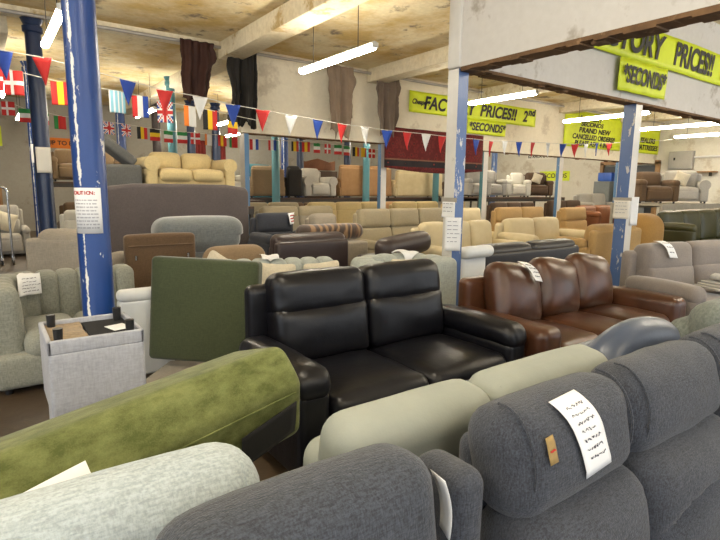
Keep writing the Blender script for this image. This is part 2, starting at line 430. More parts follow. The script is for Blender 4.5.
def channel_sofa(name, label, pts_half, W, D, hb, m, loc, rz, nrib=10, hs=.42, wrap=.5, group=None, leftarm=True, rightarm=True):
    """low sofa with a back of upright stuffed channels that curves round into its arms"""
    root = thing(name, label, 'sofa', loc, rz, group)
    r = .30; path = []
    if leftarm: path += [(-W / 2 + .12, -D / 2 + .16 + (D - r - .28) * t) for t in np.linspace(0, 1, 4)[:-1]]
    if leftarm: path += [(-W / 2 + .12 + r * (1 - math.cos(a)), D / 2 - .12 - r + r * math.sin(a)) for a in np.linspace(0, PI / 2, 5)]
    else: path += [(-W / 2 + .1, D / 2 - .12)]
    if rightarm:
        path += [(W / 2 - .12 - r * (1 - math.cos(a)), D / 2 - .12 - r + r * math.sin(a)) for a in np.linspace(PI / 2, 0, 5)]
        path += [(W / 2 - .12, -D / 2 + .16 + (D - r - .28) * t) for t in np.linspace(1, 0, 4)[1:]]
    else: path += [(W / 2 - .1, D / 2 - .12)]
    seg = [0]
    for a, b in zip(path, path[1:]): seg.append(seg[-1] + math.dist(a, b))
    def at(s):
        for i in range(len(path) - 1):
            if s <= seg[i + 1] + 1e-9:
                t = (s - seg[i]) / (seg[i + 1] - seg[i]); a, b = path[i], path[i + 1]
                return (a[0] + (b[0] - a[0]) * t, a[1] + (b[1] - a[1]) * t), math.atan2(b[1] - a[1], b[0] - a[0])
        return path[-1], 0
    g = G(); Ltot = seg[-1]
    for i in range(nrib):
        (px, py), a = at(Ltot * (i + .5) / nrib)
        w = Ltot / nrib
        g.rb((w * 1.16, .25, hb - .06), (px, py, .06 + (hb - .06) / 2), .055, (0, 0, a), 5, puff=(0, .028, .022))
    g.build('channel_back', m, root)
    G().rb((W - .1, D - .12, hs - .16), (0, -.01, .04 + (hs - .16) / 2), .05, n=3).build('base', m, root)
    ns = max(1, round((W - .5) / .5)); sw = (W - .5) / ns
    for i in range(ns):
        G().rb((sw, D - .34, .2), (-W / 2 + .25 + sw * (i + .5), -.12, hs - .08), .08, n=5, puff=(0, .02, .03)).build('seat', m, root)
    legs4(root, W - .1, D - .1, .04)
    return root
def cushion(name, label, loc, rot, m, s=.45, t=.14, group=None, cat='cushion'):
    def f(p):
        k = 1 - .12 * (abs(p.x) / (s / 2)) ** 2 * 0
        d = max(abs(p.x), abs(p.z)) / (s / 2)
        return (p.x * (1 - .08 * (1 - (p.z / (s / 2)) ** 2)), p.y * (1 - .75 * min(1, d) ** 2.5), p.z * (1 - .08 * (1 - (p.x / (s / 2)) ** 2)))
    o = G().rb((s, t, s), (0, 0, 0), .05, n=7, puff=(0, .02, 0), fn=f).build(name, m, None, loc, rot)
    return tag(o, label, cat, group)
def sheet_on(name, label, cat, target, c, u, v, w, h, ray, m=None, lines=7, nu=8, nv=12, off=.010, group=None, ink=INK, curl=0, heading=None, margin=.12, width=.0022):
    """a sheet of paper laid on a surface: each point of it is dropped along ray on to the target; pen lines are its part"""
    bv = world_bvh(target if isinstance(target, list) else [target])
    c, u, v, ray = Vector(c), Vector(u).normalized(), Vector(v).normalized(), Vector(ray).normalized()
    D_ = {}
    for j in range(nv + 1):
        for i in range(nu + 1):
            p = c + u * (i / nu - .5) * w + v * (.5 - j / nv) * h
            hit = bv.ray_cast(p - ray * .5, ray, 1.0)[0]
            if hit is not None: D_[i, j] = (hit - p).dot(ray)
    assert D_, label
    med = sorted(D_.values())[len(D_) // 2]
    D_ = {k: d for k, d in D_.items() if abs(d - med) < .16}
    def pos(i, j):
        p = c + u * (i / nu - .5) * w + v * (.5 - j / nv) * h
        d = D_.get((i, j))
        if d is None: d = min(D_.items(), key=lambda kv: (kv[0][0] - i) ** 2 + (kv[0][1] - j) ** 2)[1]
        return p + ray * (d - off)
    # a sheet is stiffer than the cloth under it: smooth the drop
    P = [[pos(i, j) for i in range(nu + 1)] for j in range(nv + 1)]
    for _ in range(3):
        Q = [[p.copy() for p in row] for row in P]
        for j in range(nv + 1):
            for i in range(nu + 1):
                nb = [Q[jj][ii] for jj, ii in ((j - 1, i), (j + 1, i), (j, i - 1), (j, i + 1)) if 0 <= jj <= nv and 0 <= ii <= nu]
                if len(nb) == 4:
                    avg = sum(nb, Vector()) / 4; d = (avg - Q[j][i]).dot(ray)
                    if d < 0: P[j][i] = Q[j][i] + ray * d
    def surf(a, b, o=0):
        i = min(nu - 1, int(a * nu)); j = min(nv - 1, int(b * nv)); s, t = a * nu - i, b * nv - j
        p = (P[j][i] * (1 - s) + P[j][i + 1] * s) * (1 - t) + (P[j + 1][i] * (1 - s) + P[j + 1][i + 1] * s) * t
        return p - ray * o
    org = surf(.5, .5)
    root = G().grid(nu, nv, lambda a, b: surf(a, b) - org).build(name, m or PAPER, None, org, solid=.0012)
    tag(root, label, cat, group)
    if lines:
        g = G(); rnd = random.Random(len(label) * 7 + lines)
        for k in range(lines):
            b = margin + (1 - 2 * margin) * (k + .5) / lines; a = .16 + rnd.random() * .06; end = .7 + rnd.random() * .16
            while a < end:
                L = .05 + rnd.random() * .12; pts = []
                nn = max(3, int(L / .022))
                for q in range(nn + 1):
                    pts.append(surf(min(.97, a + L * q / nn), min(.99, max(.01, b + (rnd.random() - .5) * .045)), .0035) - org)
                g.tube(pts, width, 4); a += L + .04
        g.build('handwriting', ink, root)
    return root

# ------------------------------------------------------------------ the building
def boxobj(name, lo, hi, m, label=None, cat=None):
    c = [(a + b) / 2 for a, b in zip(lo, hi)]
    o = G().box([b - a for a, b in zip(lo, hi)]).build(name, m, None, c, smooth=False)
    return struct(o, label, cat)
CZ = 4.3
boxobj('floor', (-6, -5, -.1), (24, 21, 0), FLOORM)
boxobj('ceiling', (-6, -5, CZ), (24, 21, CZ + .1), CEIL)
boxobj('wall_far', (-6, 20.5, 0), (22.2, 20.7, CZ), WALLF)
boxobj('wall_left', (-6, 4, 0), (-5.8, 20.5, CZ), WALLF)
boxobj('wall_right', (22, -5, 0), (22.2, 20.5, CZ), WALLE)
boxobj('wall_back', (4.40, 10.3, 2.65), (22, 10.5, CZ), WALLP, 'long cream wall hung high over the open back bays, carrying the yellow banners')
boxobj('wall_middle', (4.32, 3.97, 2.82), (22, 4.15, CZ), WALLN, 'white wall over the opening beside the white column')
boxobj('wall_near', (4.13, -5, 2.80), (4.31, 4.16, CZ), WALLN, 'white wall above the near bay at upper right')
# broken timber edges under those walls
def ragged(name, p0, p1, w, t, seed):
    rnd = random.Random(seed); p0, p1 = Vector(p0), Vector(p1); L = (p1 - p0).length; d = (p1 - p0) / L; sd = Vector((-d.y, d.x, 0))
    g = G(); N = int(L / .12)
    for i in range(N):
        a = p0 + d * (L * i / N); hh = t * (.75 + rnd.random() * .5); ww = w
        g.box((L / N * 1.02 if abs(d.x) > .5 else ww, ww if abs(d.x) > .5 else L / N * 1.02, hh), (a.x + d.x * L / N / 2, a.y + d.y * L / N / 2, p0.z - hh / 2))
        if rnd.random() < .06:
            g.rb((.12, .12, .06), (a.x, a.y, p0.z - hh), .02, n=1, k=1)
    return struct(g.build(name, TRIMW, smooth=False))
ragged('trim_1', (4.22, -5, 2.80), (4.22, 3.97, 2.80), .21, .045, 1)
ragged('trim_2', (4.35, 4.06, 2.82), (22, 4.06, 2.82), .20, .03, 2)
ragged('trim_3', (4.45, 10.4, 2.65), (22, 10.4, 2.65), .21, .02, 3)
# ceiling beams
for i, x in enumerate((-3.5, .35, 4.15, 7.75, 11.6, 15.4, 19.1)):
    y0, y1 = (4.2, 10.28) if x > 4 else (-4.9, 10.28)
    if x > 3 and x < 4.2: y0 = 4.2
    if x == .35: y0, y1 = 10.8, 20
    struct(G().rb((.42, y1 - y0, .30), (x, (y0 + y1) / 2, CZ - .15), .015, n=1, k=1).build('ceiling_beam', BEAMM, smooth=True), 'painted ceiling beam', 'beam')
for x in (4.3, 8.0, 11.8, 15.5):
    struct(G().rb((.40, 9.6, .28), (x, 15.6, CZ - .14), .015, n=1, k=1).build('ceiling_beam', BEAMM), 'painted ceiling beam', 'beam')
o = G().cyl((-5, 10.12, 4.18), (21.9, 10.12, 4.18), .03, seg=8).build('conduit_pipe', plain('grey_pipe', (.42, .40, .38), .5, .2)); struct(o, 'thin grey pipe running under the ceiling', 'pipe')
boxobj('ceiling_ledge', (-5.8, 10.18, 4.2), (4.39, 10.5, CZ), BEAMM)

# columns
def column_round(x, y, top, r, m, label, bracket=None):
    g = G(); prof = [(r * 1.0, 0), (r * 1.15, .0), (r * 1.15, .08), (r, .14), (r * .97, top * .6), (r * .90, top - .22), (r * 1.15, top - .2), (r * 1.15, top - .12), (r * .95, top - .1), (r * 1.3, top)]
    o = g.lathe(prof, 36).build('column', m, None, (x, y, 0)); struct(o, label, 'column'); return o
def column_square(x, y, top, w, label, m=COLW, face=COLB2, r=0):
    o = G().box((w, w, top), (0, 0, top / 2)).build('column', [m, face], None, (x, y, 0), smooth=False)
    for p in o.data.polygons:
        if p.normal.x * math.cos(r) > .5: p.material_index = 1
        if p.normal.y < -.5: p.material_index = 1 if r else 0
    struct(o, label, 'column'); return o
column_round(.615, 4.06, CZ, .106, COLB, 'thick round column of flaking bright blue paint nearest the camera')
def column_faces(x, y, top, w, left, front, label, wy=None):
    """square column whose face towards -x and face towards -y are painted differently"""
    o = G().box((w, wy or w, top), (0, 0, top / 2)).build('column', [left, front], None, (x, y, 0), smooth=False)
    for p in o.data.polygons: p.material_index = 1 if abs(p.normal.y) > .5 else 0
    return struct(o, label, 'column')
cA = column_faces(4.19, 4.07, 2.79, .15, COLW, COLB2, 'square white and blue column at the corner of the white walls')
G().rb((.175, .175, CZ - 2.80), (0, 0, 2.80 + (CZ - 2.80) / 2), .02, n=1, k=1).build('casing', COLW, cA)
cB = column_faces(7.80, 4.06, 2.79, .18, COLB2, COLW, 'pale blue column with white edge and taped notices at right')
column_round(.88, 10.45, 4.2, .13, COLN, 'navy column beyond the left opening'); column_round(1.10, 14.6, CZ, .13, COLB, 'blue column standing farther back at left')
COLP = painted_column('sky_blue_paint', (.10, .22, .40), (.62, .60, .56), streak=False, amount=.66)
for x, l, f, lb, wx, wy in ((4.50, COLW, COLP, 'slim white and blue column at the left end of the back wall', .10, .24), (8.14, COLP, COLW, 'slim white column left of the red rug', .17, .13), (11.90, COLT, COLW, 'slim white and turquoise column right of the red rug', .19, .12),
                (15.62, COLP, COLW, 'slim white column left of the yellow posters', .22, .11), (19.3, COLP, COLW, 'slim column under the yellow posters', .22, .11)):
    column_faces(x, 10.4, 2.63, wx, l, f, lb, wy)
for x, y, m, l in ((4.15, 14.2, COLT, 'turquoise post behind the cream sofa on top'), (7.12, 14.2, COLT, 'turquoise post between back bays at centre left'), (10.45, 14.2, COLT, 'turquoise post in front of the tan sofa back'),
                   (13.65, 14.2, COLT, 'turquoise post beside the ivory sofa back'), (16.85, 14.2, COLB2, 'blue post in front of the pale grey chairs')):
    column_round(x, y, CZ, .12, m, l)
for px, m in ((2.75, COLN), (3.6, COLB), (4.65, DARKBL), (5.75, COLN), (6.6, COLN), (9.2, COLB), (9.85, COLN), (12.0, COLN)):
    column_round(px, 17.6, CZ, .14, m, 'dark post against the far wall')

# ------------------------------------------------------------------ tube lights
def tube_light(x, y, z, L=1.85, label='', hang=True, group='ceiling tube lights', two=True):
    t = thing('tube_light', label, 'light', (x, y, z), 0, group)
    G().rb((.05, L, .03), (0, 0, .055), .012, n=1, k=1).build('housing', BATTEN, t)
    G().rb((.095, L - .04, .075), (0, 0, 0), .036, n=1, k=2).build('diffuser', TUBE, t)
    for s in (-1, 1): G().rb((.10, .03, .075), (0, s * (L / 2 - .01), .02), .01, n=1, k=1).build('end_cap', BATTEN, t)
    if hang and z < CZ - .2:
        for s in (-.3, .3): G().cyl((0, s * L, .06), (0, s * L, CZ - z), .006, seg=5).build('suspension_wire', STEELD, t)
    return t
tube_light(.86, 7.7, 3.42, 1.9, 'glowing tube light high at left beside the blue column')
tube_light(4.37, 6.77, 3.4, 2.0, 'glowing tube light hanging in front of the hides')
tube_light(8.82, 7.35, 3.4, 1.75, 'glowing tube light in front of the first yellow banner')
tube_light(13.0, 7.5, 3.4, 2.3, 'glowing tube light in front of the yellow posters')
tube_light(16.36, 7.2, 3.4, 2.2, 'glowing tube light at the right edge, higher of two')
tube_light(19.4, 7.6, 3.4, 2.0, 'glowing tube light at the right edge, lower of two')
for x, y in ((3.6, 14.6), (6.0, 15.2), (.5, 13.0), (10.2, 13.0), (14.4, 12.6), (18.2, 12.8), (18.5, 16.5), (14.0, 17.0), (1.0, 17.5), (7.6, 18.5)):
    tube_light(x, y, 3.4, 1.85, 'far tube light glowing beyond the bunting at the back', group='far tube lights')
for x, y in ((.9, 1.6), (-2.4, 4.2), (-2.4, 0.2), (2.6, -2.2), (7.2, 1.2), (11.5, 1.2), (16, 1.2), (-.6, -2.8)):  # out-of-view tubes, added to light the foreground
    tube_light(x, y, 3.5, 1.85, 'unseen tube light added over the near stock', group='unseen tube lights added over the near stock')

# ------------------------------------------------------------------ bunting
PENC = {'R': FR, 'W': FW_, 'B': FB}
PEN = [(-.15, 3.05, 'W'), (0.31, 3.02, 'B'), (0.69, 3.00, 'R'), (1.13, 2.93, 'W'), (1.61, 2.86, 'B'), (2.06, 2.79, 'R'), (2.53, 2.76, 'W'), (3.00, 2.70, 'B'), (3.46, 2.67, 'R'), (3.93, 2.64, 'W'), (4.41, 2.61, 'B'), (4.87, 2.58, 'R'), (5.33, 2.57, 'W'), (5.81, 2.55, 'B'), (6.27, 2.55, 'R'), (6.73, 2.55, 'W'), (7.14, 2.54, 'R'), (7.6, 2.54, 'W'), (8.08, 2.54, 'B'), (8.53, 2.53, 'R'), (8.96, 2.56, 'W'), (9.42, 2.57, 'B'), (9.90, 2.59, 'R'), (10.45, 2.61, 'W'), (11.02, 2.62, 'B'), (11.50, 2.64, 'R'), (11.97, 2.67, 'W'), (12.44, 2.72, 'B'), (12.99, 2.75, 'R')]
bt = thing('hanging_bunting', 'long string of red, white and blue triangular pennants sagging across the room', 'bunting', (0, 7.3, 0))
STR = plain('string', (.6, .58, .52), .8)
G().tube([(-4.5, .6, 3.9)] + [(x, 0, z) for x, z, c in PEN] + [(17, 0, 3.1)], .006, 5).build('string', STR, bt)
rp = random.Random(3)
for x, z, c in PEN:
    a = R(rp.uniform(-22, 22)); w, h = .21, .31
    def fn(u, v, w=w, h=h, c=c):
        ww = w * (1 - v * .985)
        return ((u - .5) * ww, .012 * math.sin(u * 5 + v * 3), -v * h)
    G().grid(4, 6, fn).build('pennant', PENC[c], bt, (x, 0, z), (R(rp.uniform(-5, 5)), R(rp.uniform(-4, 4)), a), solid=.001)
NM = [FR, FW_, FB, FY, FG, FO, FK, FL]; NI = dict(R=0, W=1, B=2, Y=3, G=4, O=5, K=6, L=7)
def flagfn(code):
    def v3(s): return lambda u, v: NI[s[min(2, int(u * 3))]]
    def h3(s): return lambda u, v: NI[s[min(2, int(v * 3))]]
    return {'dk': lambda u, v: 1 if abs(u - .42) < .09 or abs(v - .5) < .09 else 0, 'es': v3('RYR'), 'fr': v3('RWB'), 'ie': v3('OWW'), 'be': v3('KYR'), 'ro': v3('YYR'),
            'it': h3('GWR'), 'ith': h3('GWR'), 'de': h3('KYR'), 'pt': v3('GRR'), 'gr': lambda u, v: 7 if int(u * 8) % 2 else 1,
            'uk': lambda u, v: 0 if abs(u - .5) < .09 or abs(v - .5) < .09 or abs(u - v) < .05 or abs(u + v - 1) < .05 else (1 if abs(u - .5) < .17 or abs(v - .5) < .17 or abs(u - v) < .14 or abs(u + v - 1) < .14 else 2)}[code]
def flags(label, y, pts, w, h, ext):
    t = thing('hanging_flag_string', label, 'bunting', (0, y, 0))
    G().tube([(p[0], 0, p[1]) for p in ([ext[0]] + pts + [ext[1]])], .006, 5).build('string', STR, t)
    for x, z, c in pts:
        G().grid(12, 12, lambda u, v: ((u - .5) * w, .015 * math.sin(u * 6 + x), -v * h), flagfn(c)).build('flag', NM, t, (x, 0, z), (0, 0, R(rp.uniform(-25, 25))), solid=.001)
flags('nearer string of larger national flags at left behind the pennants', 9.0, [(0.25, 3.14, 'dk'), (0.48, 3.11, 'dk'), (1.05, 3.03, 'es'), (1.82, 2.99, 'gr'), (2.15, 2.95, 'fr'), (2.53, 2.90, 'uk'), (2.94, 2.87, 'ie'), (3.28, 2.84, 'be'), (3.68, 2.79, 'de')], .24, .33, ((-1.5, 3.6), (4.35, 2.72)))
flags('farther string of small national flags under the back wall', 11.5, [(0.25, 3.14, 'it'), (0.50, 3.0, 'dk'), (0.75, 2.90, 'it'), (1.02, 2.88, 'it'), (1.30, 2.82, 'pt'), (1.64, 2.81, 'fr'), (1.90, 2.80, 'ie'), (2.14, 2.78, 'uk'), (2.46, 2.76, 'uk'), (2.76, 2.73, 'be'), (3.01, 2.71, 'de'), (3.28, 2.69, 'it'), (3.57, 2.69, 'ith'), (3.85, 2.69, 'dk'), (4.13, 2.68, 'ie'), (4.45, 2.68, 'es'), (4.71, 2.66, 'pt'), (5.22, 2.64, 'fr'), (5.68, 2.65, 'fr'), (6.29, 2.66, 'be'), (6.60, 2.66, 'es'), (6.92, 2.65, 'ith'), (7.24, 2.65, 'dk'), (7.55, 2.64, 'ith'), (7.83, 2.63, 'ith'), (8.12, 2.62, 'be'), (8.38, 2.61, 'ro'), (8.65, 2.60, 'dk'), (8.95, 2.59, 'ie')], .20, .24, ((-1.2, 3.6), (10.2, 2.65)))

# ------------------------------------------------------------------ hides and rug hung on the back wall
def hide(label, x0, x1, z0, z1, m, seed, side=1, notch=.25):
    rnd = random.Random(seed); ph = [rnd.random() * 6 for _ in range(6)]
    W, H_ = x1 - x0, z1 - z0
    def nz(t, k): return noise.noise(Vector((t, seed * 3.1, k)))
    def fn(u, v):
        # an irregular skin: ragged hem and edges, a loose flank on one side, folds that deepen downwards
        s = u - .5; right = s * side > 0
        hem = .90 + .16 * nz(u * 3.2, 1) + .07 * nz(u * 11, 2) - (notch * max(0, (abs(s) - .25) / .25) if right else 0)
        w = 1 + .12 * nz(v * 4, 3 if right else 4) + .05 * nz(v * 13, 5 if right else 6) - .10 * v
        if right: w += .22 * math.exp(-((v - .28) / .16) ** 2)
        x = s * W * w + .04 * W * math.sin(v * 3 + ph[3])
        y = -.07 - .05 * (.35 + v) * math.sin(u * 11 + ph[1] + v * 1.8 + 2 * nz(u * 2, 7)) - .025 * math.sin(u * 26 + ph[0] + v)
        return (x, y, -v * H_ * hem)
    o = G().grid(44, 36, fn).build('hanging_hide', m, None, ((x0 + x1) / 2, 10.05, z1), solid=.008)
    return tag(o, label, 'leather hide')
hide('dark brown leather hide hanging leftmost from the ceiling pipe', 3.10, 3.72, 2.98, 4.19, HIDE1, 1)
hide('black leather hide hanging at the left end of the back wall', 4.04, 4.62, 2.62, 4.19, HIDE2, 2, -1, .12)
hide('pale taupe leather hide hanging in the middle of the back wall', 6.30, 6.98, 2.62, 4.19, HIDE3, 5, 1, .3)
hide('grey brown leather hide hanging just left of the red rug', 7.62, 8.32, 2.72, 4.19, HIDE4, 8, 1, .3)
rg = G().grid(40, 12, lambda u, v: (u * 3.55, -.02 - .03 * math.sin(u * 9) * v - .02 * math.sin(u * 23), (1 - v) * (.98) - .10 * math.sin(u * PI) * 1.0 * v + .0)).build('hanging_rug', RUG, None, (8.05, 10.22, 2.06), solid=.012)
tag(rg, 'dark red patterned rug with a dark border hanging over the back bay', 'rug')

# ------------------------------------------------------------------ banners and signs
def banner(name, label, x0, x1, z0, z1, y, lines, slope=0, wave=.01):
    """yellow poster on a wall that faces -y; lines: (text, u, v, size, shear, sx)"""
    t = thing(name, label, 'banner', ((x0 + x1) / 2, y, (z0 + z1) / 2), 0, rot=(0, -slope, 0))
    W, H_ = x1 - x0, z1 - z0
    G().grid(30, 6, lambda u, v: ((u - .5) * W, wave * math.sin(u * 17 + v * 2) - wave, (.5 - v) * H_)).build('sheet', YELLOW, t, solid=.003)
    for s, u, v, size, sh, sx in lines:
        text('lettering', s, size, ((u - .5) * W, -.008 - 2 * wave, (.5 - v) * H_), (PI / 2, 0, 0), BLACKINK, t, sh, .012 * size / .4, sx)
    return t
banner('hanging_banner', 'yellow banner reading factory prices on the back wall above the rug', 8.85, 13.95, 3.46, 3.98, 10.26,
       [('Cheaper!', .07, .5, .17, .35, .9), ('FACTORY', .275, .52, .44, .25, .95), ('PRICES!!', .66, .50, .44, .25, 1.0), ('2\u207f\u1d48', .93, .5, .44, .25, .9)])
banner('hanging_banner', 'smaller yellow seconds notice below the far banner on the back wall', 10.95, 12.55, 3.08, 3.46, 10.24, [('*SECONDS*', .5, .5, .30, .25, .95)])
banner('hanging_banner', 'near yellow factory prices banner on the white wall at upper right', 5.0, 11.6, 3.34, 3.82, 3.93,
       [('Cheaper!', .06, .5, .17, .35, .9), ('FACTORY', .325, .50, .46, .25, .98), ('PRICES!!', .640, .50, .46, .25, .84), ('2\u207f\u1d48', .84, .5, .46, .25, .9)], slope=R(0))
banner('hanging_banner', 'yellow square seconds notice pinned below the near banner above the column', 7.05, 8.36, 2.90, 3.33, 3.91, [('*SECONDS*', .5, .5, .31, .25, .72)], wave=.012)
banner('hanging_poster', 'large yellow poster about brand new cancelled orders on the back wall', 15.5, 19.0, 3.0, 4.16, 10.26,
       [('100%', .55, .07, .14, .1, 1.2), ('FACTORY', .42, .19, .2, .2, 1.5), ('SECONDS', .45, .345, .2, .2, 1.5), ('BRAND NEW', .5, .52, .23, .2, 1.4), ('CANCELLED ORDERS!!', .5, .71, .23, .2, 1.12), ('PLEASE ASK! 4 INFO', .5, .895, .23, .2, 1.15)])
banner('hanging_poster', 'yellow mattress poster right of the pale blue column', 20.0, 21.9, 3.0, 3.95, 10.26,
       [('SEALERS', .5, .50, .26, .2, 1.2), ('MATTRESSES', .5, .78, .26, .2, 1.1)])
def endsign(name, label, y0, y1, z0, z1, m, s, size, cat='sign', x=21.97):
    t = thing(name, label, cat, (x, (y0 + y1) / 2, (z0 + z1) / 2), 0)
    G().box((.02, abs(y1 - y0), z1 - z0)).build('plate', m, t, smooth=False)
    if s: text('lettering', s, size, (-.016, 0, 0), (PI / 2, 0, -PI / 2), BLACKINK, t, 0, .004)
    return t
endsign('wall_sign', 'small white street-style sign on the bright far wall', 15.0, 16.5, 3.02, 3.30, PAPERC, '62 RACK LANE', .2)
endsign('wall_sign', 'yellow notice above the brown chair on the bright far wall', 14.1, 15.7, 2.0, 2.45, YELLOW, 'SECONDS', .3)
t = thing('wall_sign', 'orange paper notice on the far left wall', 'sign', (2.25, 20.46, 2.92)); G().box((.62, .02, .34)).build('sheet', FO, t, smooth=False)
text('lettering', 'UP TO 8', .2, (0, -.015, 0), (PI / 2, 0, 0), BLACKINK, t, 0, .004)
t = thing('wall_sign', 'yellow paper notice at the far left edge', 'sign', (.42, 20.46, 3.05)); G().box((.45, .02, .62)).build('sheet', YELLOW, t, smooth=False)

# taped notices on the columns
def curved_notice(label, cx, cy, r, a0, a1, z0, z1, head, lines, m=PAPER):
    t = G().grid(10, 2, lambda u, v: (r * math.cos(a0 + (a1 - a0) * u), r * math.sin(a0 + (a1 - a0) * u), (z1 - z0) * (.5 - v))).build('hanging_notice', m, None, (cx, cy, (z0 + z1) / 2), solid=.0015)
    tag(t, label, 'notice')
    rr = r + .0035; H_ = z1 - z0; g = G(); rnd = random.Random(4)
    def strip(u0, u1, zc, h, gg):
        n = 3
        gg.grid(n, 1, lambda u, v: (rr * math.cos(a0 + (a1 - a0) * (u0 + (u1 - u0) * u)), rr * math.sin(a0 + (a1 - a0) * (u0 + (u1 - u0) * u)), zc + h * (.5 - v)))
    for k in range(lines):
        zc = H_ * (.5 - .27 - .68 * k / lines); u = .10 + .04 * rnd.random()
        while u < .84:
            w = .03 + .10 * rnd.random(); x = u
            while x < u + w: strip(x, x + .018, zc, .009, g); x += .026
            u += w + .04
    g.build('print', plain('print_grey', (.30, .30, .34), .7), t)
    x = .12
    for ch in head:   # heading letters set one by one round the column
        a = a0 + (a1 - a0) * x
        text('heading', ch, .034, (rr * math.cos(a), rr * math.sin(a), H_ * .385), (PI / 2, 0, a + PI / 2), INKR, t, 0, .0008, 1, 'CENTER', .0005)
        x += .095
    return t
curved_notice('white printed caution notice on the bright blue column', .615, 4.06, .1085, R(-171), R(-66), 1.22, 1.53, 'CAUTION:', 9)
# paper edge peeling behind the notice
def flat_notice(label, c, rz, w, h, lines, m=PAPER, tape=False, curl=.02, seed=1):
    t = G().grid(6, 8, lambda u, v: ((u - .5) * w, -curl * (v ** 3) * (1 - u), (.5 - v) * h)).build('hanging_notice', m, None, c, (0, 0, rz), solid=.0012)
    tag(t, label, 'notice'); g = G(); rnd = random.Random(seed)
    for k in range(lines):
        z = h * (.38 - .72 * k / max(1, lines)); x = -w * .36
        while x < w * .3:
            L = .015 + rnd.random() * .04; g.box((L, .001, .007), (x + L / 2, -.004 - curl * .6, z)); x += L + .014
    if lines: g.build('print', plain('print_grey', (.3, .3, .34), .7), t)
    if tape: G().box((w * 1.2, .002, .05), (0, .002, h / 2 + .02)).build('tape', TAPE, t)
    return t
flat_notice('upper white notice taped to the white face of the centre column', (4.095, 4.05, 1.33), R(-90), .19, .17, 3, tape=True, curl=.01)
flat_notice('lower white notice taped over the corner of the centre column', (4.09, 3.965, 1.07), R(-45), .17, .36, 6, tape=False, curl=.01, seed=5)
flat_notice('ivory notice taped to the front of the pale blue column', (7.695, 4.05, 1.28), R(-90), .24, .27, 4, PAPERC, tape=True, seed=3, curl=.005)
flat_notice('white notice hanging from the side of the pale blue column', (7.86, 3.94, 1.26), R(-35), .12, .42, 0, PAPER, curl=.03)
flat_notice('pale notice taped to the navy column at far left', (.88, 10.29, 1.95), 0, .22, .42, 0, PAPERC)
flat_notice('white notice on the blue column behind the far left navy one', (1.10, 14.44, 2.25), 0, .22, .42, 0, PAPER)

# ------------------------------------------------------------------ front row
def part(g, name, m, root, **k): return g.build(name, m, root, **k)
def row_seat(root, cx, sw, y0, hs, m, sd):
    G().rb((sw - .008, .62, .2), (cx, y0, hs - .1), .07, n=6, puff=(0, .02, .03)).build('seat', m, root)
# charcoal three seat recliner at the right, seen over its headrests
ra = thing('recliner_sofa', 'charcoal fabric recliner sofa at front right with a price sheet on it', 'sofa', (1.79, .44, -.02))
xb = [-.865, -.335, .27, .875]
G().rb((1.74, .80, .30), (0, 0, .20), .04).build('base', CHARCOAL, ra); legs4(ra, 1.7, .8)
for i in range(3):
    cx = (xb[i] + xb[i + 1]) / 2; SWA = xb[i + 1] - xb[i]; sd = i * 3.1
    row_seat(ra, cx, SWA, -.12, .47, CHARCOAL, sd)
    def crease(p, hw=SWA / 2):   # a tucked seam across the lumbar pad
        if p.y >= 0: return p
        q = math.exp(-((p.z - .03 + .10 * (p.x / hw) ** 2) / .022) ** 2) * (1 - min(1, abs(p.x / hw) ** 4))
        return (p.x, p.y + .045 * q, p.z)
    G().rb((SWA - .004, .22, .42), (cx, .25, .61), .09, (R(-9), 0, 0), 14, puff=(0, .045, 0), wr=.004, seed=sd, fn=crease).build('backrest', CHARCOAL, ra)
    hd = G().rb((SWA - .006, .19, .275), (cx, .315, .915), .082, (R(-13), 0, 0), 10, puff=(.0, .018, .006), wr=.005, seed=sd + 7).build('headrest', CHARCOAL, ra)
    for e in (-1, 1):
        G().tube([(cx + e * (SWA / 2 - .05), .315 + .103 * math.cos(t), .915 + .145 * math.sin(t)) for t in np.linspace(PI * .45, PI * 1.35, 16)], .0035, 6).build('piping', CHARCOAL, hd)
G().rb((1.72, .09, .90), (0.02, .405, .50), .04, n=5).build('back_panel', CHARCOAL, ra)
G().rb((.105, .17, .84), (-.965, .345, .535), .045, n=6, wr=.004).build('wing', CHARCOAL, ra)
G().rb((.16, .55, .56), (-.945, -.18, .33), .07, n=5).build('armrest', CHARCOAL, ra)
# charcoal armless unit at the bottom centre
rb_ = thing('recliner_chair', 'plain charcoal chenille chair unit at the bottom centre beside the recliner', 'chair', (.435, .42, 0))
G().rb((.58, .80, .30), (0, 0, .20), .04).build('base', CHARCOAL2, rb_); legs4(rb_, .58, .8)
row_seat(rb_, 0, .58, -.12, .47, CHARCOAL2, 2)
G().rb((.55, .19, .62), (0, .31, .715), .08, (R(-8), 0, 0), 10, puff=(0, .015, .008), wr=.004, seed=4).build('backrest', CHARCOAL2, rb_)
G().rb((.52, .10, .80), (0, .385, .46), .04, n=5).build('back_panel', CHARCOAL2, rb_)

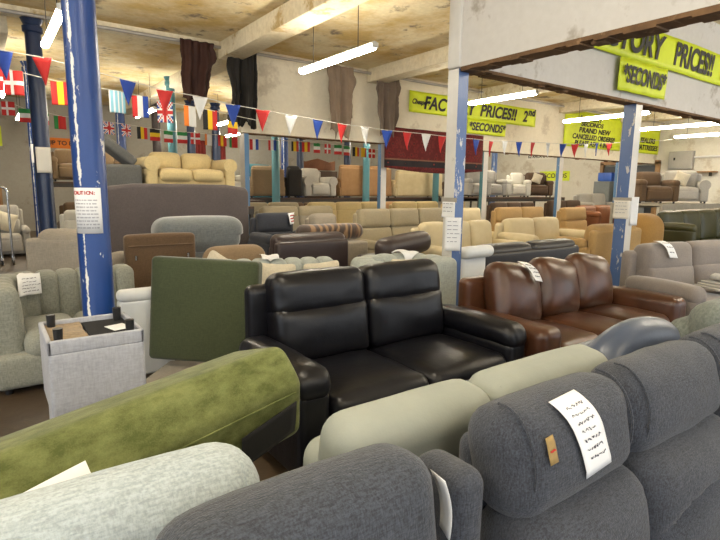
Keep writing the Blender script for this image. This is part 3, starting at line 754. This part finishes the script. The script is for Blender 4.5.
# ------------------------------------------------------------------ second row, its backs towards the camera
def back_row(name, label, cat, xs, m, z, y=1.05, hs=.47, D=.9, arms=(0, 0), ha=.62, hr=.23, thick=.25, r=.11, drop=0, tiltx=8, wr=.003, group=None, arch=None):
    """seats facing +y whose headrests are folded over the back; xs: seat boundaries"""
    cx = (xs[0] + xs[-1]) / 2; W = xs[-1] - xs[0]
    root = thing(name, label, cat, (cx, y + D / 2, 0), 0, group)
    G().rb((W, D - .1, hs - .17), (0, 0, .05 + (hs - .17) / 2), .04).build('base', m, root); legs4(root, W, D - .1)
    for a, b in zip(xs, xs[1:]):
        c = (a + b) / 2 - cx; w = b - a
        G().rb((w - .006, D - .28, .2), (c, .12, hs - .10), .07, n=4, puff=(0, .02, .03)).build('seat', m, root)
        G().rb((w - .006, .16, z - .53), (c, -D / 2 + .14, .45 + (z - .53) / 2 - .04), .07, (R(4), 0, 0), 5).build('backrest', m, root)
        G().rb((w - .004, thick, hr), (c, -D / 2 + .02, z - hr / 2 - .01), r, (R(tiltx), 0, 0), 10, puff=(.006, .006, .008), wr=wr, seed=a * 5, fn=arch).build('headrest', m, root)
        if arch is None:
            for e in (-1, 1):
                G().tube([(c + e * (w / 2 - r * .6), -D / 2 + .02 + (thick / 2 + .006) * math.cos(t) * (1 if abs(math.cos(t)) > .7 else 1), z - hr / 2 - .01 + (hr / 2 + .004) * math.sin(t)) for t in np.linspace(PI * .7, PI * 1.2, 10)], .0015, 6).build('seam', m, root)
    G().rb((W - .02, .10, z - .22), (0, -D / 2 + .09, .06 + (z - .22) / 2), .04, n=5).build('back_panel', m, root)
    for k, e in enumerate((-1, 1)):
        if arms[k]: G().rb((.2, D - .1, ha - .06), (e * (W / 2 + .1), .04, .06 + (ha - .06) / 2), .08, n=5, puff=(0, 0, .02)).build('armrest', m, root)
    return root
lin = back_row('sofa', 'pale blue-grey linen sofa at bottom left with a plump rolled back', 'sofa', (-.75, -.16, .485), LINEN, .965, y=1.08, hr=.22, thick=.22, r=.105, hs=.25)
crm = back_row('sofa', 'cream leather sofa across the front centre with two long headrests', 'sofa', (.695, 1.28, 1.97), CREAM, .945, y=1.08, arms=(0, 0), hr=.225, thick=.19, r=.07, ha=.33, hs=.30)
blu = back_row('recliner_chair', 'slate blue leather chair with an arched headrest behind the charcoal recliner', 'chair', (2.03, 2.70), BLUEL, .985, y=1.11, hr=.25, thick=.17, r=.082, wr=.002,
               arch=lambda p: (p.x, p.y, p.z - (.11 if p.x < 0 else .06) * abs(p.x / .33) ** 2.2))
ggr = back_row('sofa', 'grey-green fabric sofa at the right edge beside the blue leather chair', 'sofa', (3.06, 3.64, 4.22), GREYGREEN, .97, y=1.10, hr=.26, thick=.2, r=.095)

# green velvet section lying across the seats
gv = thing('sofa_section', 'moss green velvet sofa section lying on its side across the front left', 'sofa part', (.165, 1.77, .615), 0, rot=(R(-17), R(-5.5), R(12)))
LG = 1.62
def bevel(p): return (p.x, p.y + (max(0, -p.z + .02) * .46 if p.y < 0 else 0) + (max(0, p.z - .05) * .42 if p.y < 0 else 0), p.z)
G().rb((LG, .42, .38), (0, 0, 0), .04, n=14, puff=(.010, .012, .012), wr=.003, seed=2, fn=bevel).build('upholstery', GREENV, gv)
G().grid(8, 6, lambda u, v: (LG / 2 - .05 - .27 * (1 - u), -.226 + (.055 + .125 * v) * .46 + .012 * v * v, -.035 - .125 * v - .035 * (1 - u))).build('lining', LINING, gv, solid=.004)
G().tube([(-LG / 2 + .05, -.207, .0), (-.3, -.214, .0), (0, -.2185, .0), (.3, -.214, .0), (LG / 2 - .05, -.207, .0)], .004, 6).build('piping', GREENV, gv)

# ------------------------------------------------------------------ middle row along the aisle
blk = sofa('recliner_sofa', 'black leather two seat recliner sofa in the middle of the picture', 'sofa', 2.08, 3.05, 2, .70, BLACKL, D=.95, hb=1.02, hs=.47, ha=.64, aw=.20, hr=.27, det=6, wr=.006, seatpuff=.035)
brn = sofa('leather_sofa', 'cognac brown leather three seat sofa right of the black one', 'sofa', 4.11, 2.98, 3, .565, BROWNL, D=.95, hb=.93, hs=.46, ha=.60, aw=.25, style='loose', armstyle='flat', det=6, wr=.005, foot=False, tilt=8)
gry = sofa('recliner_sofa', 'taupe grey suede recliner sofa at right with papers on its seat', 'sofa', 0, 0, 3, .75, GREYV, D=.95, hb=1.0, hs=.48, ha=.66, aw=.2, det=6, center=(6.68, 2.20, 0), rz=R(-11), hr=.3, wr=.003)
# folded covers left on the taupe sofa
cv = thing('folded_cover', 'folded pale grey cover lying on the taupe recliner seat', 'folded cover', tuple(Vector((6.68, 2.20, 0)) + Matrix.Rotation(R(-11), 3, 'Z') @ Vector((-.40, -.17, .555))), R(-30))
for k in range(3): G().rb((.46 - .05 * k, .34 - .03 * k, .022), (.01 * k, .02 * k, .012 + .023 * k), .01, (0, 0, R(9 * k)), 6, wr=.006, seed=k).build('fold', PALEF, cv)
G().rb((.20, .30, .05), (.03, .02, .10), .024, (R(6), 0, R(40)), 5, wr=.005, seed=5).build('roll', PALEF, cv)

# upturned footstools at the left
def footstool(name, label, cat, loc, size, m, up=False, rz=0, group=None):
    w, d, h = size; t = thing(name, label, cat, loc, rz, group)
    if not up:
        G().rb((w, d, h - .05), (0, 0, .05 + (h - .05) / 2), .035, n=5, puff=(.006, .006, .015)).build('upholstery', m, t); legs4(t, w, d, .05, ins=.06)
    else:
        g = G(); th = .022
        g.rb((w, d, h - .06), (0, 0, (h - .06) / 2), .02, n=4, puff=(.004, .004, 0))
        for sx in (-1, 1): g.rb((th, d, .07), (sx * (w - th) / 2, 0, h - .035), .008, n=1)
        for sy in (-1, 1): g.rb((w, th, .07), (0, sy * (d - th) / 2, h - .035), .008, n=1)
        g.build('upholstery', m, t)
        G().box((w * .52, d - 2 * th, .004), (w * .22, 0, h - .03)).build('black_lining', LINING, t)
        G().rb((w * .42, d - 2 * th - .01, .02), (-w * .26, 0, h - .032), .008, n=10, wr=.009, seed=3).build('crumpled_lining', HESSIAN, t)
        for sx in (-1, 1):
            for sy in (-1, 1):
                G().cyl((sx * (w / 2 - .055), sy * (d / 2 - .065), h - .05), (sx * (w / 2 - .055), sy * (d / 2 - .065), h + .045), .019, .023, 12).build('leg', PLASTIC, t)
        G().rb((.10, .12, .003), (w * .31, -.02, h - .024), .001, (0, 0, R(15)), 1, k=1).build('care_label', PAPER, t)
    return t
footstool('footstool', 'grey fabric footstool upright under the upturned one', 'footstool', (.42, 3.04, 0), (.43, .44, .385), STOOLGREY)
footstool('footstool', 'grey fabric footstool turned upside down with four black feet showing', 'footstool', (.41, 3.03, .408), (.44, .46, .40), STOOLGREY, True)
footstool('footstool', 'low beige footstool on the floor beneath the dark green panel', 'footstool', (1.14, 3.66, 0), (.62, .62, .19), TAUPE, rz=R(-40))
gp = G().rb((.83, .14, .78), (0, 0, 0), .035, n=9, puff=(.0, .015, .0)).build('seat_cushion', GREENW, None, (1.30, 3.79, .625), (R(-6), R(1.5), R(-42)))
tag(gp, 'dark green square seat cushion stood on edge left of the black sofa', 'cushion')
cb = G().box((.16, .22, .10), (0, 0, .05)).build('cardboard_box', CARD, None, (1.02, 3.12, 0), (0, 0, R(20)), smooth=False)
tag(cb, 'small piece of brown cardboard on the floor below the green cushion', 'box')

# ------------------------------------------------------------------ channel backed sofas
ch1 = channel_sofa('channel_sofa', 'olive grey channel back sofa curving along the left behind the blue column', None, 1.32, 1.04, .78, OLIVEGREY, (.56, 4.93, 0), R(2), nrib=11, rightarm=False)
ch2 = channel_sofa('channel_sofa', 'sage grey channel back sofa with cream cushions behind the black sofa, left one', None, 1.52, .84, .82, SAGE, (2.20, 4.47, 0), R(-18), nrib=8, leftarm=False, rightarm=False)
ch3 = channel_sofa('channel_sofa', 'sage grey channel back sofa just left of the white and blue centre column', None, 1.08, .84, .83, SAGE, (3.47, 4.08, 0), R(-4), nrib=9)
def on(root, x, y, z):
    m = Matrix.LocRotScale(root.location, root.rotation_euler, None); return m @ Vector((x, y, z))
cushion('cushion', 'cream cushion standing on one corner behind the dark green square cushion', on(ch2, -.50, -.10, .74), (R(-14), R(32), R(-18)), CUSHF, .38)
cushion('cushion', 'cream cushion leaning in the middle of the sage sofa seat', on(ch2, .02, -.10, .665), (R(-16), R(4), R(-18)), CUSHF, .37)
cushion('cushion', 'cream cushion leaning at the right of the sage sofa seat', on(ch2, .47, -.10, .665), (R(-16), R(-5), R(-18)), CUSHF, .37)
cushion('cushion', 'ivory cushion on the sage sofa beside the centre column', on(ch3, 0, -.10, .665), (R(-16), R(3), R(-4)), CUSHF, .37)
wc = thing('armchair', 'white leather armchair end with a rolled rim between blue column and green cushion', 'chair', (.98, 4.275, 0), 0)
G().rb((.40, .12, .62), (0, 0, .36), .03, n=4).build('back_panel', WHITEL, wc)
G().rb((.41, .14, .10), (0, 0, .70), .045, n=5).build('headrest', WHITEL, wc); legs4(wc, .4, .12, ins=.04)
wd = thing('armchair', 'white leather armchair right behind the centre column', 'chair', (4.57, 3.98, 0), 0)
G().rb((.46, .50, .30), (0, 0, .21), .04, n=3).build('base', IVORY, wd)
G().rb((.46, .18, .52), (0, .18, .56), .07, n=5, puff=(0, .03, .02)).build('backrest', WHITEL, wd)
G().rb((.47, .30, .14), (0, .12, .83), .068, (R(-12), 0, 0), 6).build('headrest', WHITEL, wd); legs4(wd, .46, .5, ins=.06)

# ------------------------------------------------------------------ the stock behind
def seats(label, x0, x1, yb, n, m, name='recliner_sofa', cat='sofa', **k):
    aw = k.pop('aw', .16); arms = k.get('arms', (1, 1))
    return sofa(name, label, cat, (x0 + x1) / 2, yb, n, ((x1 - x0) - aw * sum(arms)) / n, m, aw=aw, **k)
seats('near black leather recliner sofa with two raised headrests behind the brown sofa', 4.92, 6.95, 4.20, 2, BLACKGREY, hb=.86, D=.78, style='roll', hr=.16, ha=.55, back_to_us=True, arms=(0, 0), det=4)
tub = sofa('tub_chair', 'greige fabric tub chair seen from behind, left of the blue column', 'chair', 0, 0, 1, .52, TAUPE, center=(.78, 6.24, 0), rz=PI + R(-32), hb=1.10, hs=.45, ha=.80, aw=.17, D=.76, style='plain', det=5)
bb = thing('chair_back', 'dark brown fabric chair back with two metal brackets right of the blue column', 'chair', (1.57, 6.0, 0), R(0))
G().rb((.76, .14, .98), (0, 0, .53), .045, n=5, puff=(0, .012, .01)).build('padding', BROWNF, bb)
for sx in (-.28, .28): G().cyl((sx, -.085, .80), (sx, -.085, .75), .012, seg=8).build('bracket', CHROME, bb); G().cyl((sx, 0, 0), (sx, 0, .06), .02, seg=8).build('leg', PLASTIC, bb)
G().rb((.70, .02, .015), (0, -.08, .90), .006, n=1).build('seam', BROWNF, bb)
cl = thing('chaise', 'tan brown fabric chaise with a rolled end behind the cream cushions', 'sofa', (2.16, 5.45, 0), 0)
G().rb((.66, .70, .50), (0, .08, .3), .05, n=3).build('base', BROWNR, cl); G().rb((.68, .26, .34), (0, -.14, .75), .125, n=6, puff=(.01, .01, .01)).build('backrest', BROWNR, cl); legs4(cl, .66, .7)
vb = thing('chaise', 'steel grey velvet chaise with a plump rounded end in front of the big grey panel', 'sofa', (2.14, 6.45, 0), 0)
G().rb((1.0, .60, .70), (0, .05, .40), .06, n=3).build('base', STEELV, vb)
G().rb((1.06, .42, .42), (0, -.05, .96), .14, n=8, puff=(.02, .02, .02), fn=lambda p: (p.x * (1 - .07 * (p.z < 0)), p.y, p.z)).build('backrest', STEELV, vb); legs4(vb, 1.0, .6)
hp = thing('headboard', 'very large grey upholstered panel standing upright below the cream sofa', 'headboard', (2.57, 8.45, 0), 0)
G().rb((2.26, .14, 1.56), (0, 0, .80), .066, n=6, fn=lambda p: (p.x, p.y, p.z - .10 * max(0, (abs(p.x) - .93) / .2) ** 2 * (p.z > 0))).build('padding', PANELG, hp)
for s in (-1, 1): G().box((.08, .06, .10), (s * .9, 0, .0 + .05)).build('leg', WOODD, hp)
def rack(label, x0, x1, y0, y1, z, m=None, group='storage racks'):
    WOODD, STEELD = (m, m) if m else (MATS['dark_wood'], MATS['dark_steel'])
    t = thing('storage_rack', label, 'rack', ((x0 + x1) / 2, (y0 + y1) / 2, 0), 0, group)
    W, D = x1 - x0, y1 - y0
    G().box((W, D, .04), (0, 0, z - .02)).build('deck', WOODD, t, smooth=False)
    for s in (-1, 1):
        G().box((W, .05, .10), (0, s * (D / 2 - .03), z - .09)).build('beam', STEELD, t, smooth=False)
        for e in (-1, 1): G().box((.06, .06, z - .04), (e * (W / 2 - .04), s * (D / 2 - .04), (z - .04) / 2)).build('post', STEELD, t, smooth=False)
    return t
rack('dark rack hidden behind the big grey panel carrying the cream sofa', 1.45, 3.95, 8.75, 9.85, 1.20, group=None)
seats('cream chenille two seat sofa lifted on top behind the big grey panel', 2.16, 3.70, 9.78, 2, CREAMF, z0=1.205, D=.9, hb=.92, hs=.62, ha=.80, aw=.22, style='plain', foot=False, det=5, armstyle='roll', name='sofa')
ug = thing('armchair', 'dark grey armchair turned over beside the cream sofa on top', 'chair', (1.78, 9.3, 1.205), 0)
G().rb((.66, .8, .66), (0, 0, .34), .06, n=4).build('base', DGREY, ug)
G().rb((.66, .5, .16), (.0, -.05, .90), .05, (0, R(38), 0), 4).build('backrest', DGREY, ug)
cc = sofa('recliner_chair', 'charcoal blue fabric recliner armchair facing forward with a coloured tag', 'chair', 3.98, 8.18, 1, .64, NAVYF, aw=.15, hb=1.12, ha=.80, D=.9, style='crease', det=5)
seats('dark brown leather recliner seat with a rolled headrest in front of the patterned roll', 2.88, 3.95, 5.72, 1, DARKBL, hb=.96, D=.72, hr=.2, ha=.5, arms=(0, 0), det=5, back_to_us=True, name='recliner_chair', cat='chair')
db = thing('recliner_chair', 'dark brown leather chair with a slanting rolled arm left of the butter sofa', 'chair', (4.52, 5.42, 0), R(12))
G().rb((.80, .60, .60), (0, .1, .36), .05, n=3).build('base', DARKBL, db); g = G(); g.rb((1.02, .29, .29), (0, -.12, .80), .125, (0, R(-4), 0), 6, puff=(.01, .01, .01)); g.build('arm_roll', DARKBL, db); legs4(db, .8, .6)
fb = footstool('footstool', 'taupe bench carrying the patterned plush roll', 'footstool', (4.35, 6.85, 0), (1.15, .5, .72), TAUPE)
fr = G().rb((1.18, .30, .25), (0, 0, .125), .12, n=7, wr=.012, seed=2).build('plush_roll', TIGER, None, (4.36, 6.85, .745), (0, 0, R(2)))
tag(fr, 'rolled brown tiger striped plush throw behind the dark leather headrest', 'throw')
seats('beige recliner sofa seen behind the charcoal blue armchair', 4.25, 6.10, 9.55, 2, BEIGEG, hb=1.17, style='roll', hr=.22, aw=.1, m2=BEIGEF)
sofa('armchair', 'greige rounded armchair between the beige recliners', 'chair', 5.05, 8.35, 1, .55, TAUPE, hb=1.08, style='plain', aw=.06, D=.8)
seats('beige three seat recliner sofa with creased backs left of the centre column', 5.50, 7.80, 7.95, 3, BEIGEF, hb=1.17, style='crease', aw=.06, det=4)
seats('butter leather recliner sofa partly behind the centre column', 5.14, 7.02, 5.98, 3, CREAML2, hb=1.05, style='plain', hr=.2, ha=.72, aw=.17, det=5, wr=.004)
seats('butter leather recliner sofa with padded wings right of the centre column', 7.06, 8.95, 5.98, 2, CREAML2, hb=1.06, style='plain', hr=.2, ha=.82, aw=.20, det=5, wr=.004)
seats('cream recliner chair with creased back behind the butter sofa', 7.95, 9.1, 8.1, 1, CREAML2, hb=1.15, style='crease', aw=.1, name='recliner_chair', cat='chair')
seats('tan two seat recliner sofa right of the slim white column', 9.5, 11.4, 8.1, 2, TANF, hb=1.15, style='crease', aw=.1, m2=TANF)
seats('tan recliner chair with a square creased back in front of the rust sofa', 11.65, 12.75, 7.8, 1, TANF, hb=1.13, style='crease', aw=.06, name='recliner_chair', cat='chair')
seats('rust brown leather sofa behind the tan chair', 13.0, 15.0, 8.3, 2, RUSTL, hb=1.15, style='plain', ha=1.0)
seats('tan suede sofa seen from behind beside the pale blue column', 7.45, 9.05, 4.32, 2, TANF, hb=1.03, style='plain', back_to_us=True, ha=.8, det=4, D=.70)
oc = thing('ottoman', 'ochre suede ottoman with a domed top right of the pale blue column', 'footstool', (10.75, 5.20, 0)); G().rb((.80, .66, 1.05), (0, 0, .575), .26, n=5, puff=(.02, .02, .02)).build('upholstery', OCHRE, oc); legs4(oc, .6, .5)
seats('dark olive leather sofa along the right edge below the lifted armchairs', 11.5, 15.3, 5.42, 4, OLIVEL, hb=1.14, style='plain', ha=.9, det=4)
# row under the back wall
seats('cream recliner sofa at the left of the far row', 4.75, 6.65, 12.0, 2, BEIGEF, hb=1.17, style='roll', aw=.1)
seats('cream recliner sofa in the middle of the far row', 6.75, 9.45, 12.0, 3, CREAMF, hb=1.17, style='roll', aw=.1)
seats('cream recliner sofa right of middle in the far row', 9.6, 11.55, 12.0, 2, CREAMF, hb=1.17, style='roll', aw=.1)
seats('pale cream recliner chair at the right of the far row', 11.7, 12.75, 12.0, 1, CREAMF, hb=1.18, style='roll', aw=.1, name='recliner_chair', cat='chair')
seats('mocha leather sofa below the lifted pale armchairs', 12.95, 15.25, 11.2, 3, MOCHA, hb=1.15, style='roll', aw=.1)
seats('dark leather sofa below the lifted brown armchair', 15.95, 18.0, 11.2, 2, MOCHA, hb=1.2, style='roll', aw=.1)
seats('pale grey sofa beside the workshop doorway', 18.4, 20.6, 11.65, 2, PALEF, hb=1.45, style='plain', ha=1.1)
seats('brown fabric sofa on the floor below the rack, left', 6.6, 8.6, 13.55, 2, BROWNF, hb=1.12, style='plain', aw=.12)
seats('tan leather sofa on the floor below the tan sofa back', 8.9, 11.6, 13.55, 2, TANL, hb=1.12, style='plain', aw=.12)
# racks with lifted stock
rack('long dark rack beyond the back bays carrying lifted sofas', 6.3, 17.0, 14.42, 15.5, 1.22)
seats('brown fabric sofa back lifted on the long rack, leftmost', 6.45, 7.62, 14.5, 1, BROWNR, z0=1.225, hb=.95, back_to_us=True, style='plain', aw=.1, D=.9)
seats('near black fabric armchair back lifted on the long rack', 7.68, 8.22, 14.5, 1, DARKF, z0=1.225, hb=.98, back_to_us=True, style='plain', aw=.05, D=.9, name='armchair', cat='chair')
seats('greige leather armchair lifted on the long rack beside the black one', 8.28, 9.5, 15.42, 1, PALEF, z0=1.225, hb=.95, style='plain', aw=.28, D=.95, name='armchair', cat='chair', armstyle='roll')
seats('tan leather sofa back lifted on the long rack', 9.6, 11.85, 14.5, 2, TANL, z0=1.225, hb=1.08, back_to_us=True, style='roll', aw=.1, D=.9)
seats('ivory leather sofa back lifted on the long rack', 12.0, 14.35, 14.5, 2, CREAML2, z0=1.225, hb=.98, back_to_us=True, style='plain', aw=.12, D=.9)
seats('dark brown box armchair lifted on the long rack right of the centre column', 15.1, 16.9, 14.5, 1, MOCHA, z0=1.225, hb=.98, back_to_us=True, style='plain', aw=.1, D=.9, name='armchair', cat='chair')
rack('dark rack carrying lifted pale armchairs at centre right', 12.9, 17.6, 11.42, 12.75, 1.30)
def lifted(label, x, y, m, rz, z0, w=.85, hb=.85, **k):
    aw = k.pop('aw', .19)
    return sofa('armchair', label, 'chair', 0, 0, 1, w - 2 * aw, m, center=(x, y, z0), rz=R(rz), hb=hb, hs=.42, ha=.58, aw=aw, D=.78, style='plain', det=4, **k)
lifted('pale grey leather armchair lifted on the centre right rack, leftmost', 13.36, 12.0, GREYL, -25, 1.305, .85, .95)
lifted('grey leather armchair lifted on the rack right of the blue post', 14.45, 12.22, GREYL, -25, 1.305, .80, .9)
lifted('cream leather armchair lifted on the centre right rack', 15.45, 11.95, IVORY, -40, 1.305, .84, .85)
ba = lifted('brown leather armchair with a cream cushion lifted on the centre right rack', 16.75, 12.1, MOCHA, -40, 1.305, 1.10, .9)
rack('pale rack at the right edge carrying two armchairs', 13.3, 16.9, 6.0, 7.3, 1.25, plain('pale_board', (.42, .38, .30), .7))
lifted('brown fabric armchair lifted at right beside the grey one', 14.0, 6.62, BROWNF, -32, 1.255, 1.05, .80)
gA = lifted('pale grey fabric armchair with a cushion lifted at the right edge', 15.6, 6.62, PALEF, -60, 1.255, 1.28, .88, armstyle='roll', aw=.24)
cushion('cushion', 'pale patterned cushion in the lifted grey armchair', on(gA, 0, -.08, .66), (R(-10), R(20), R(-60)), CUSHF, .36, .10)
cushion('cushion', 'cream cushion in the lifted brown leather armchair', on(ba, 0, -.10, .68), (R(-10), R(20), R(-40)), CUSHF, .36, .10)
# beyond the left opening
rack('dark rack carrying an ivory armchair at left beyond the cream sofa', 4.4, 6.0, 12.6, 13.6, 1.2)
seats('ivory leather armchair lifted at left behind the cream sofa', 4.65, 5.6, 13.5, 1, IVORY, z0=1.205, hb=.95, style='plain', name='armchair', cat='chair')
seats('pale greige recliner sofa at far left beside the chrome trolley', -.75, .78, 14.25, 2, PALEF, hb=1.08, style='crease', aw=.14)
cushion('cushion', 'cream cushion on the far left greige sofa', (.35, 13.72, .74), (R(-10), R(20), 0), CUSHF, .42)
seats('ivory sofa seen behind the navy column at far left', 1.2, 2.8, 12.6, 2, IVORY, hb=1.02, style='roll', aw=.14)
rack('dark rack at far left carrying a brown sofa', 1.35, 3.4, 15.7, 16.75, 1.62)
seats('brown fabric sofa lifted on the far left rack', 1.5, 3.3, 16.65, 2, BROWNR, z0=1.625, hb=.88, style='plain')
seats('brown sofa on the floor under the far left rack', 1.5, 3.2, 15.55, 2, BROWNF, hb=1.1, style='plain')
ts = thing('sideboard', 'orange brown wooden sideboard at the far left edge', 'cabinet', (-.25, 16.0, 0), 0)
G().box((1.3, .5, 1.45), (0, 0, .775)).build('body', WOODM, ts, smooth=False)
for s in (-1, 1):
    d = G().rb((.58, .02, 1.2), (s * .31, -.26, .78), .005, n=1, k=1).build('door', RUSTL, ts); G().cyl((s * .08, -.29, .8), (s * .08, -.27, .8), .02, seg=8).build('knob', CHROME, d)
G().box((1.2, .4, .06), (0, 0, .03)).build('plinth', WOODD, ts, smooth=False)
tr = thing('trolley', 'chrome wheeled clothes rail trolley at the far left edge', 'trolley', (.30, 12.3, 0), 0)
for s in (-1, 1):
    G().cyl((s * .09, 0, .10), (s * .09, 0, 1.40), .022, seg=10).build('upright', CHROME, tr)
    G().box((.05, .62, .05), (s * .09, 0, .115)).build('foot', CHROME, tr, smooth=False)
    for e in (-1, 1):
        w = G().cyl((s * .09 - .015, e * .28, .045), (s * .09 + .015, e * .28, .045), .045, seg=14).build('wheel', PLASTIC, tr); G().box((.02, .03, .07), (s * .09, e * .28, .08)).build('fork', STEELD, w)
G().tube([(-.09, 0, 1.40), (-.07, 0, 1.46), (0, 0, 1.49), (.07, 0, 1.46), (.09, 0, 1.40)], .022, 10).build('handle', CHROME, tr)
# far wall red drapes and carved settee
for x, l in ((6.95, 'left'), (7.75, 'right')):
    o = G().grid(20, 2, lambda u, v: ((u - .5) * .55, -.03 * math.sin(u * 25), -v * 1.9)).build('curtain', plain('red_cloth', (.16, .015, .012), .9), None, (x, 20.4, 3.3), solid=.01); tag(o, 'red hanging cloth on the far wall, %s of two' % l, 'curtain')
cs = thing('carved_settee', 'carved reddish wood settee back far beyond the opening', 'sofa', (11.2, 18.6, 0), 0)
G().rb((1.7, .08, .4), (0, 0, 2.45), .02, n=6, fn=lambda p: (p.x, p.y, p.z + .07 * math.cos(p.x * 5.5) * (p.z > 0))).build('carved_back', RUSTL, cs)
G().box((1.7, .6, 2.2), (0, .1, 1.12)).build('base', WOODD, cs, smooth=False)
seats('dark teal sofa far beyond the left column', 7.9, 9.3, 18.9, 1, TEALF, hb=2.4, hs=1.6, style='plain', ha=2.0)

# ------------------------------------------------------------------ end wall: doorway, meter box, pipes
struct(G().box((.06, 2.2, 2.6), (0, 0, 1.3)).build('door_1', plain('doorway_shade', (.05, .055, .06), .6), None, (21.96, 11.35, 0), smooth=False))  # dark slab: the opening's shaded interior painted as a panel
g = G()
for y in (10.2, 12.5): g.box((.16, .14, 2.72), (0, y - 11.35, 1.36))
g.box((.16, 2.44, .14), (0, 0, 2.72)); struct(g.build('trim_4', WOODM, None, (21.9, 11.35, 0), smooth=False))
for i, (y, z, s, m, l) in enumerate(((12.0, 0, (.7, .7, 1.95), STEELV, 'tall pale grey-blue crate'), (11.95, 1.96, (.5, .6, .35), plain('bright_blue_plastic', (.02, .09, .42), .4), 'small bright blue carton on the tall crate'), (10.9, 0, (.7, .8, 1.85), STEELV, 'tall grey crate'))):
    o = G().rb(s, (0, 0, s[2] / 2), .02, n=2).build('crate', m, None, (21.4, y, z + .001)); tag(o, l + ' in the workshop doorway', 'crate')
eb = thing('wall_cabinet', 'grey electrical cabinet mounted on the end wall at right', 'electrical box', (21.88, 9.35, 2.75), 0)
G().rb((.22, .85, .68), (0, 0, 0), .015, n=1, k=1).build('body', GREYL, eb); G().rb((.02, .78, .6), (-.115, 0, 0), .008, n=1, k=1).build('door', PALEF, eb); G().box((.03, .06, .1), (-.13, .2, .05)).build('handle', PLASTIC, eb, smooth=False)
struct(G().cyl((21.93, 8.95, 2.86), (21.93, 4.5, 2.86), .04, seg=8).build('conduit_pipe', BATTEN), 'white pipe along the end wall', 'pipe')
sh = thing('wall_shelf', 'short wooden shelf under the electrical cabinet', 'shelf', (21.85, 8.6, 2.3), 0); G().box((.28, 1.0, .05)).build('board', WOODM, sh, smooth=False)
for s in (-.3, .3): G().box((.2, .04, .14), (.03, s, -.09)).build('bracket', STEELD, sh, smooth=False)

# ------------------------------------------------------------------ price sheets
D1 = (0, .75, -.66); UPN = (0, .66, .75)
sheet_on('price_sheet', 'long white handwritten price sheet on the front right charcoal headrest', 'price sheet', ra, (1.172, .655, .962), (1, 0, .08), (-.045, .075, .15), .115, .205, D1, lines=7, nv=14, off=.012, width=.0009)
sheet_on('swing_tag', 'small brown card tag on the front right charcoal headrest', 'tag', ra, (1.022, .64, .958), (1, 0, .1), (0, .3, 1), .028, .062, (0, 1, -.2), KRAFT, 1, ink=INKR, nu=3, nv=4, margin=.3, off=.012)
for lbl, tg, c, w, h, ray, u, v, ln in (
    ('white price sheet on the back of the olive channel sofa at left', ch1, (.26, 5.06, .715), .17, .17, (0, 1, 0), (1, .1, 0), (0, .05, 1), 5),
    ('white price sheet hung over the cognac brown sofa back', brn, (3.65, 2.64, .88), .13, .20, (0, .9, -.4), (1, -.1, -.1), (-.22, .35, .85), 4),
    ('white price sheet hung over the taupe recliner headrest', gry, (5.86, 2.55, .955), .12, .24, (0, .8, -.6), (1, -.1, -.2), (-.35, .5, .75), 3),
    ('white price sheet lying over the back of the left sage channel sofa', ch2, tuple(on(ch2, .0, .28, .84)), .17, .20, (0, .3, -1), (1, -.3, 0), (.3, 1, .0), 0),
    ('white price sheet on the sage channel sofa beside the centre column', ch3, (3.68, 4.28, .84), .14, .22, (0, .4, -.9), (1, 0, 0), (-.25, .9, .3), 0),
    ('coloured price card on the charcoal blue armchair', cc, (4.26, 7.87, 1.03), .15, .19, (0, 1, -.1), (1, 0, .15), (-.1, .2, 1), 3)):
    sheet_on('price_sheet', lbl, 'price sheet', tg, c, u, v, w, h, ray, lines=ln, ink=(INKR if 'coloured' in lbl else INK), width=(.012 if 'coloured' in lbl else .0022), off=(.06 if 'coloured' in lbl else (.075 if 'olive' in lbl else .042)))
# loose sheets
o = G().grid(6, 6, lambda u, v: ((u - .5) * .21, (v - .5) * .24, .02 * u * u)).build('price_sheet', PAPER, None, (.09, 1.40, .70), (R(66), R(-10), R(14)), solid=.001)
tag(o, 'blank white sheet caught between the green section and the pale linen sofa', 'price sheet')
o = G().grid(3, 8, lambda u, v: ((u - .5) * .012 * v + .012 * math.sin(v * 3), (u - .5) * .05, -v * .14)).build('price_sheet', PAPER, None, (.706, .70, .975), (R(0), R(-9), R(-8)), solid=.001)
tag(o, 'white price tag hanging off the corner of the plain charcoal unit', 'price sheet')

# ------------------------------------------------------------------ light from outside, camera
w = bpy.data.worlds.new('World'); SC.world = w; w.use_nodes = True
bg = w.node_tree.nodes['Background']; bg.inputs[0].default_value = (.90, .95, 1.0, 1); bg.inputs[1].default_value = 1.85
cam = bpy.data.cameras.new('Camera'); co = bpy.data.objects.new('Camera', cam); COL.objects.link(co)
cam.sensor_fit = 'HORIZONTAL'; cam.sensor_width = 36; cam.lens = 36 * 520 / 720; cam.clip_start = .02; cam.clip_end = 100
PITCH, ROLL = R(8.95), R(.7)
fh = Vector((.585, .811, 0)).normalized(); rt = Vector((fh.y, -fh.x, 0)); up = Vector((0, 0, 1))
fw = fh * math.cos(PITCH) - up * math.sin(PITCH); u2 = fh * math.sin(PITCH) + up * math.cos(PITCH)
r2 = rt * math.cos(ROLL) + u2 * math.sin(ROLL); u3 = -rt * math.sin(ROLL) + u2 * math.cos(ROLL)
M4 = Matrix((( r2.x, u3.x, -fw.x, 0), (r2.y, u3.y, -fw.y, 0), (r2.z, u3.z, -fw.z, 1.55), (0, 0, 0, 1)))
co.matrix_world = M4
SC.camera = co
SC.view_settings.view_transform = 'Standard'; SC.view_settings.look = 'None'; SC.view_settings.gamma = 1
SC.view_settings.use_curve_mapping = False; SC.view_settings.exposure = 0.18
SC.cycles.use_denoising = True; SC.cycles.max_bounces = 8; SC.cycles.diffuse_bounces = 4; SC.cycles.sample_clamp_indirect = 6
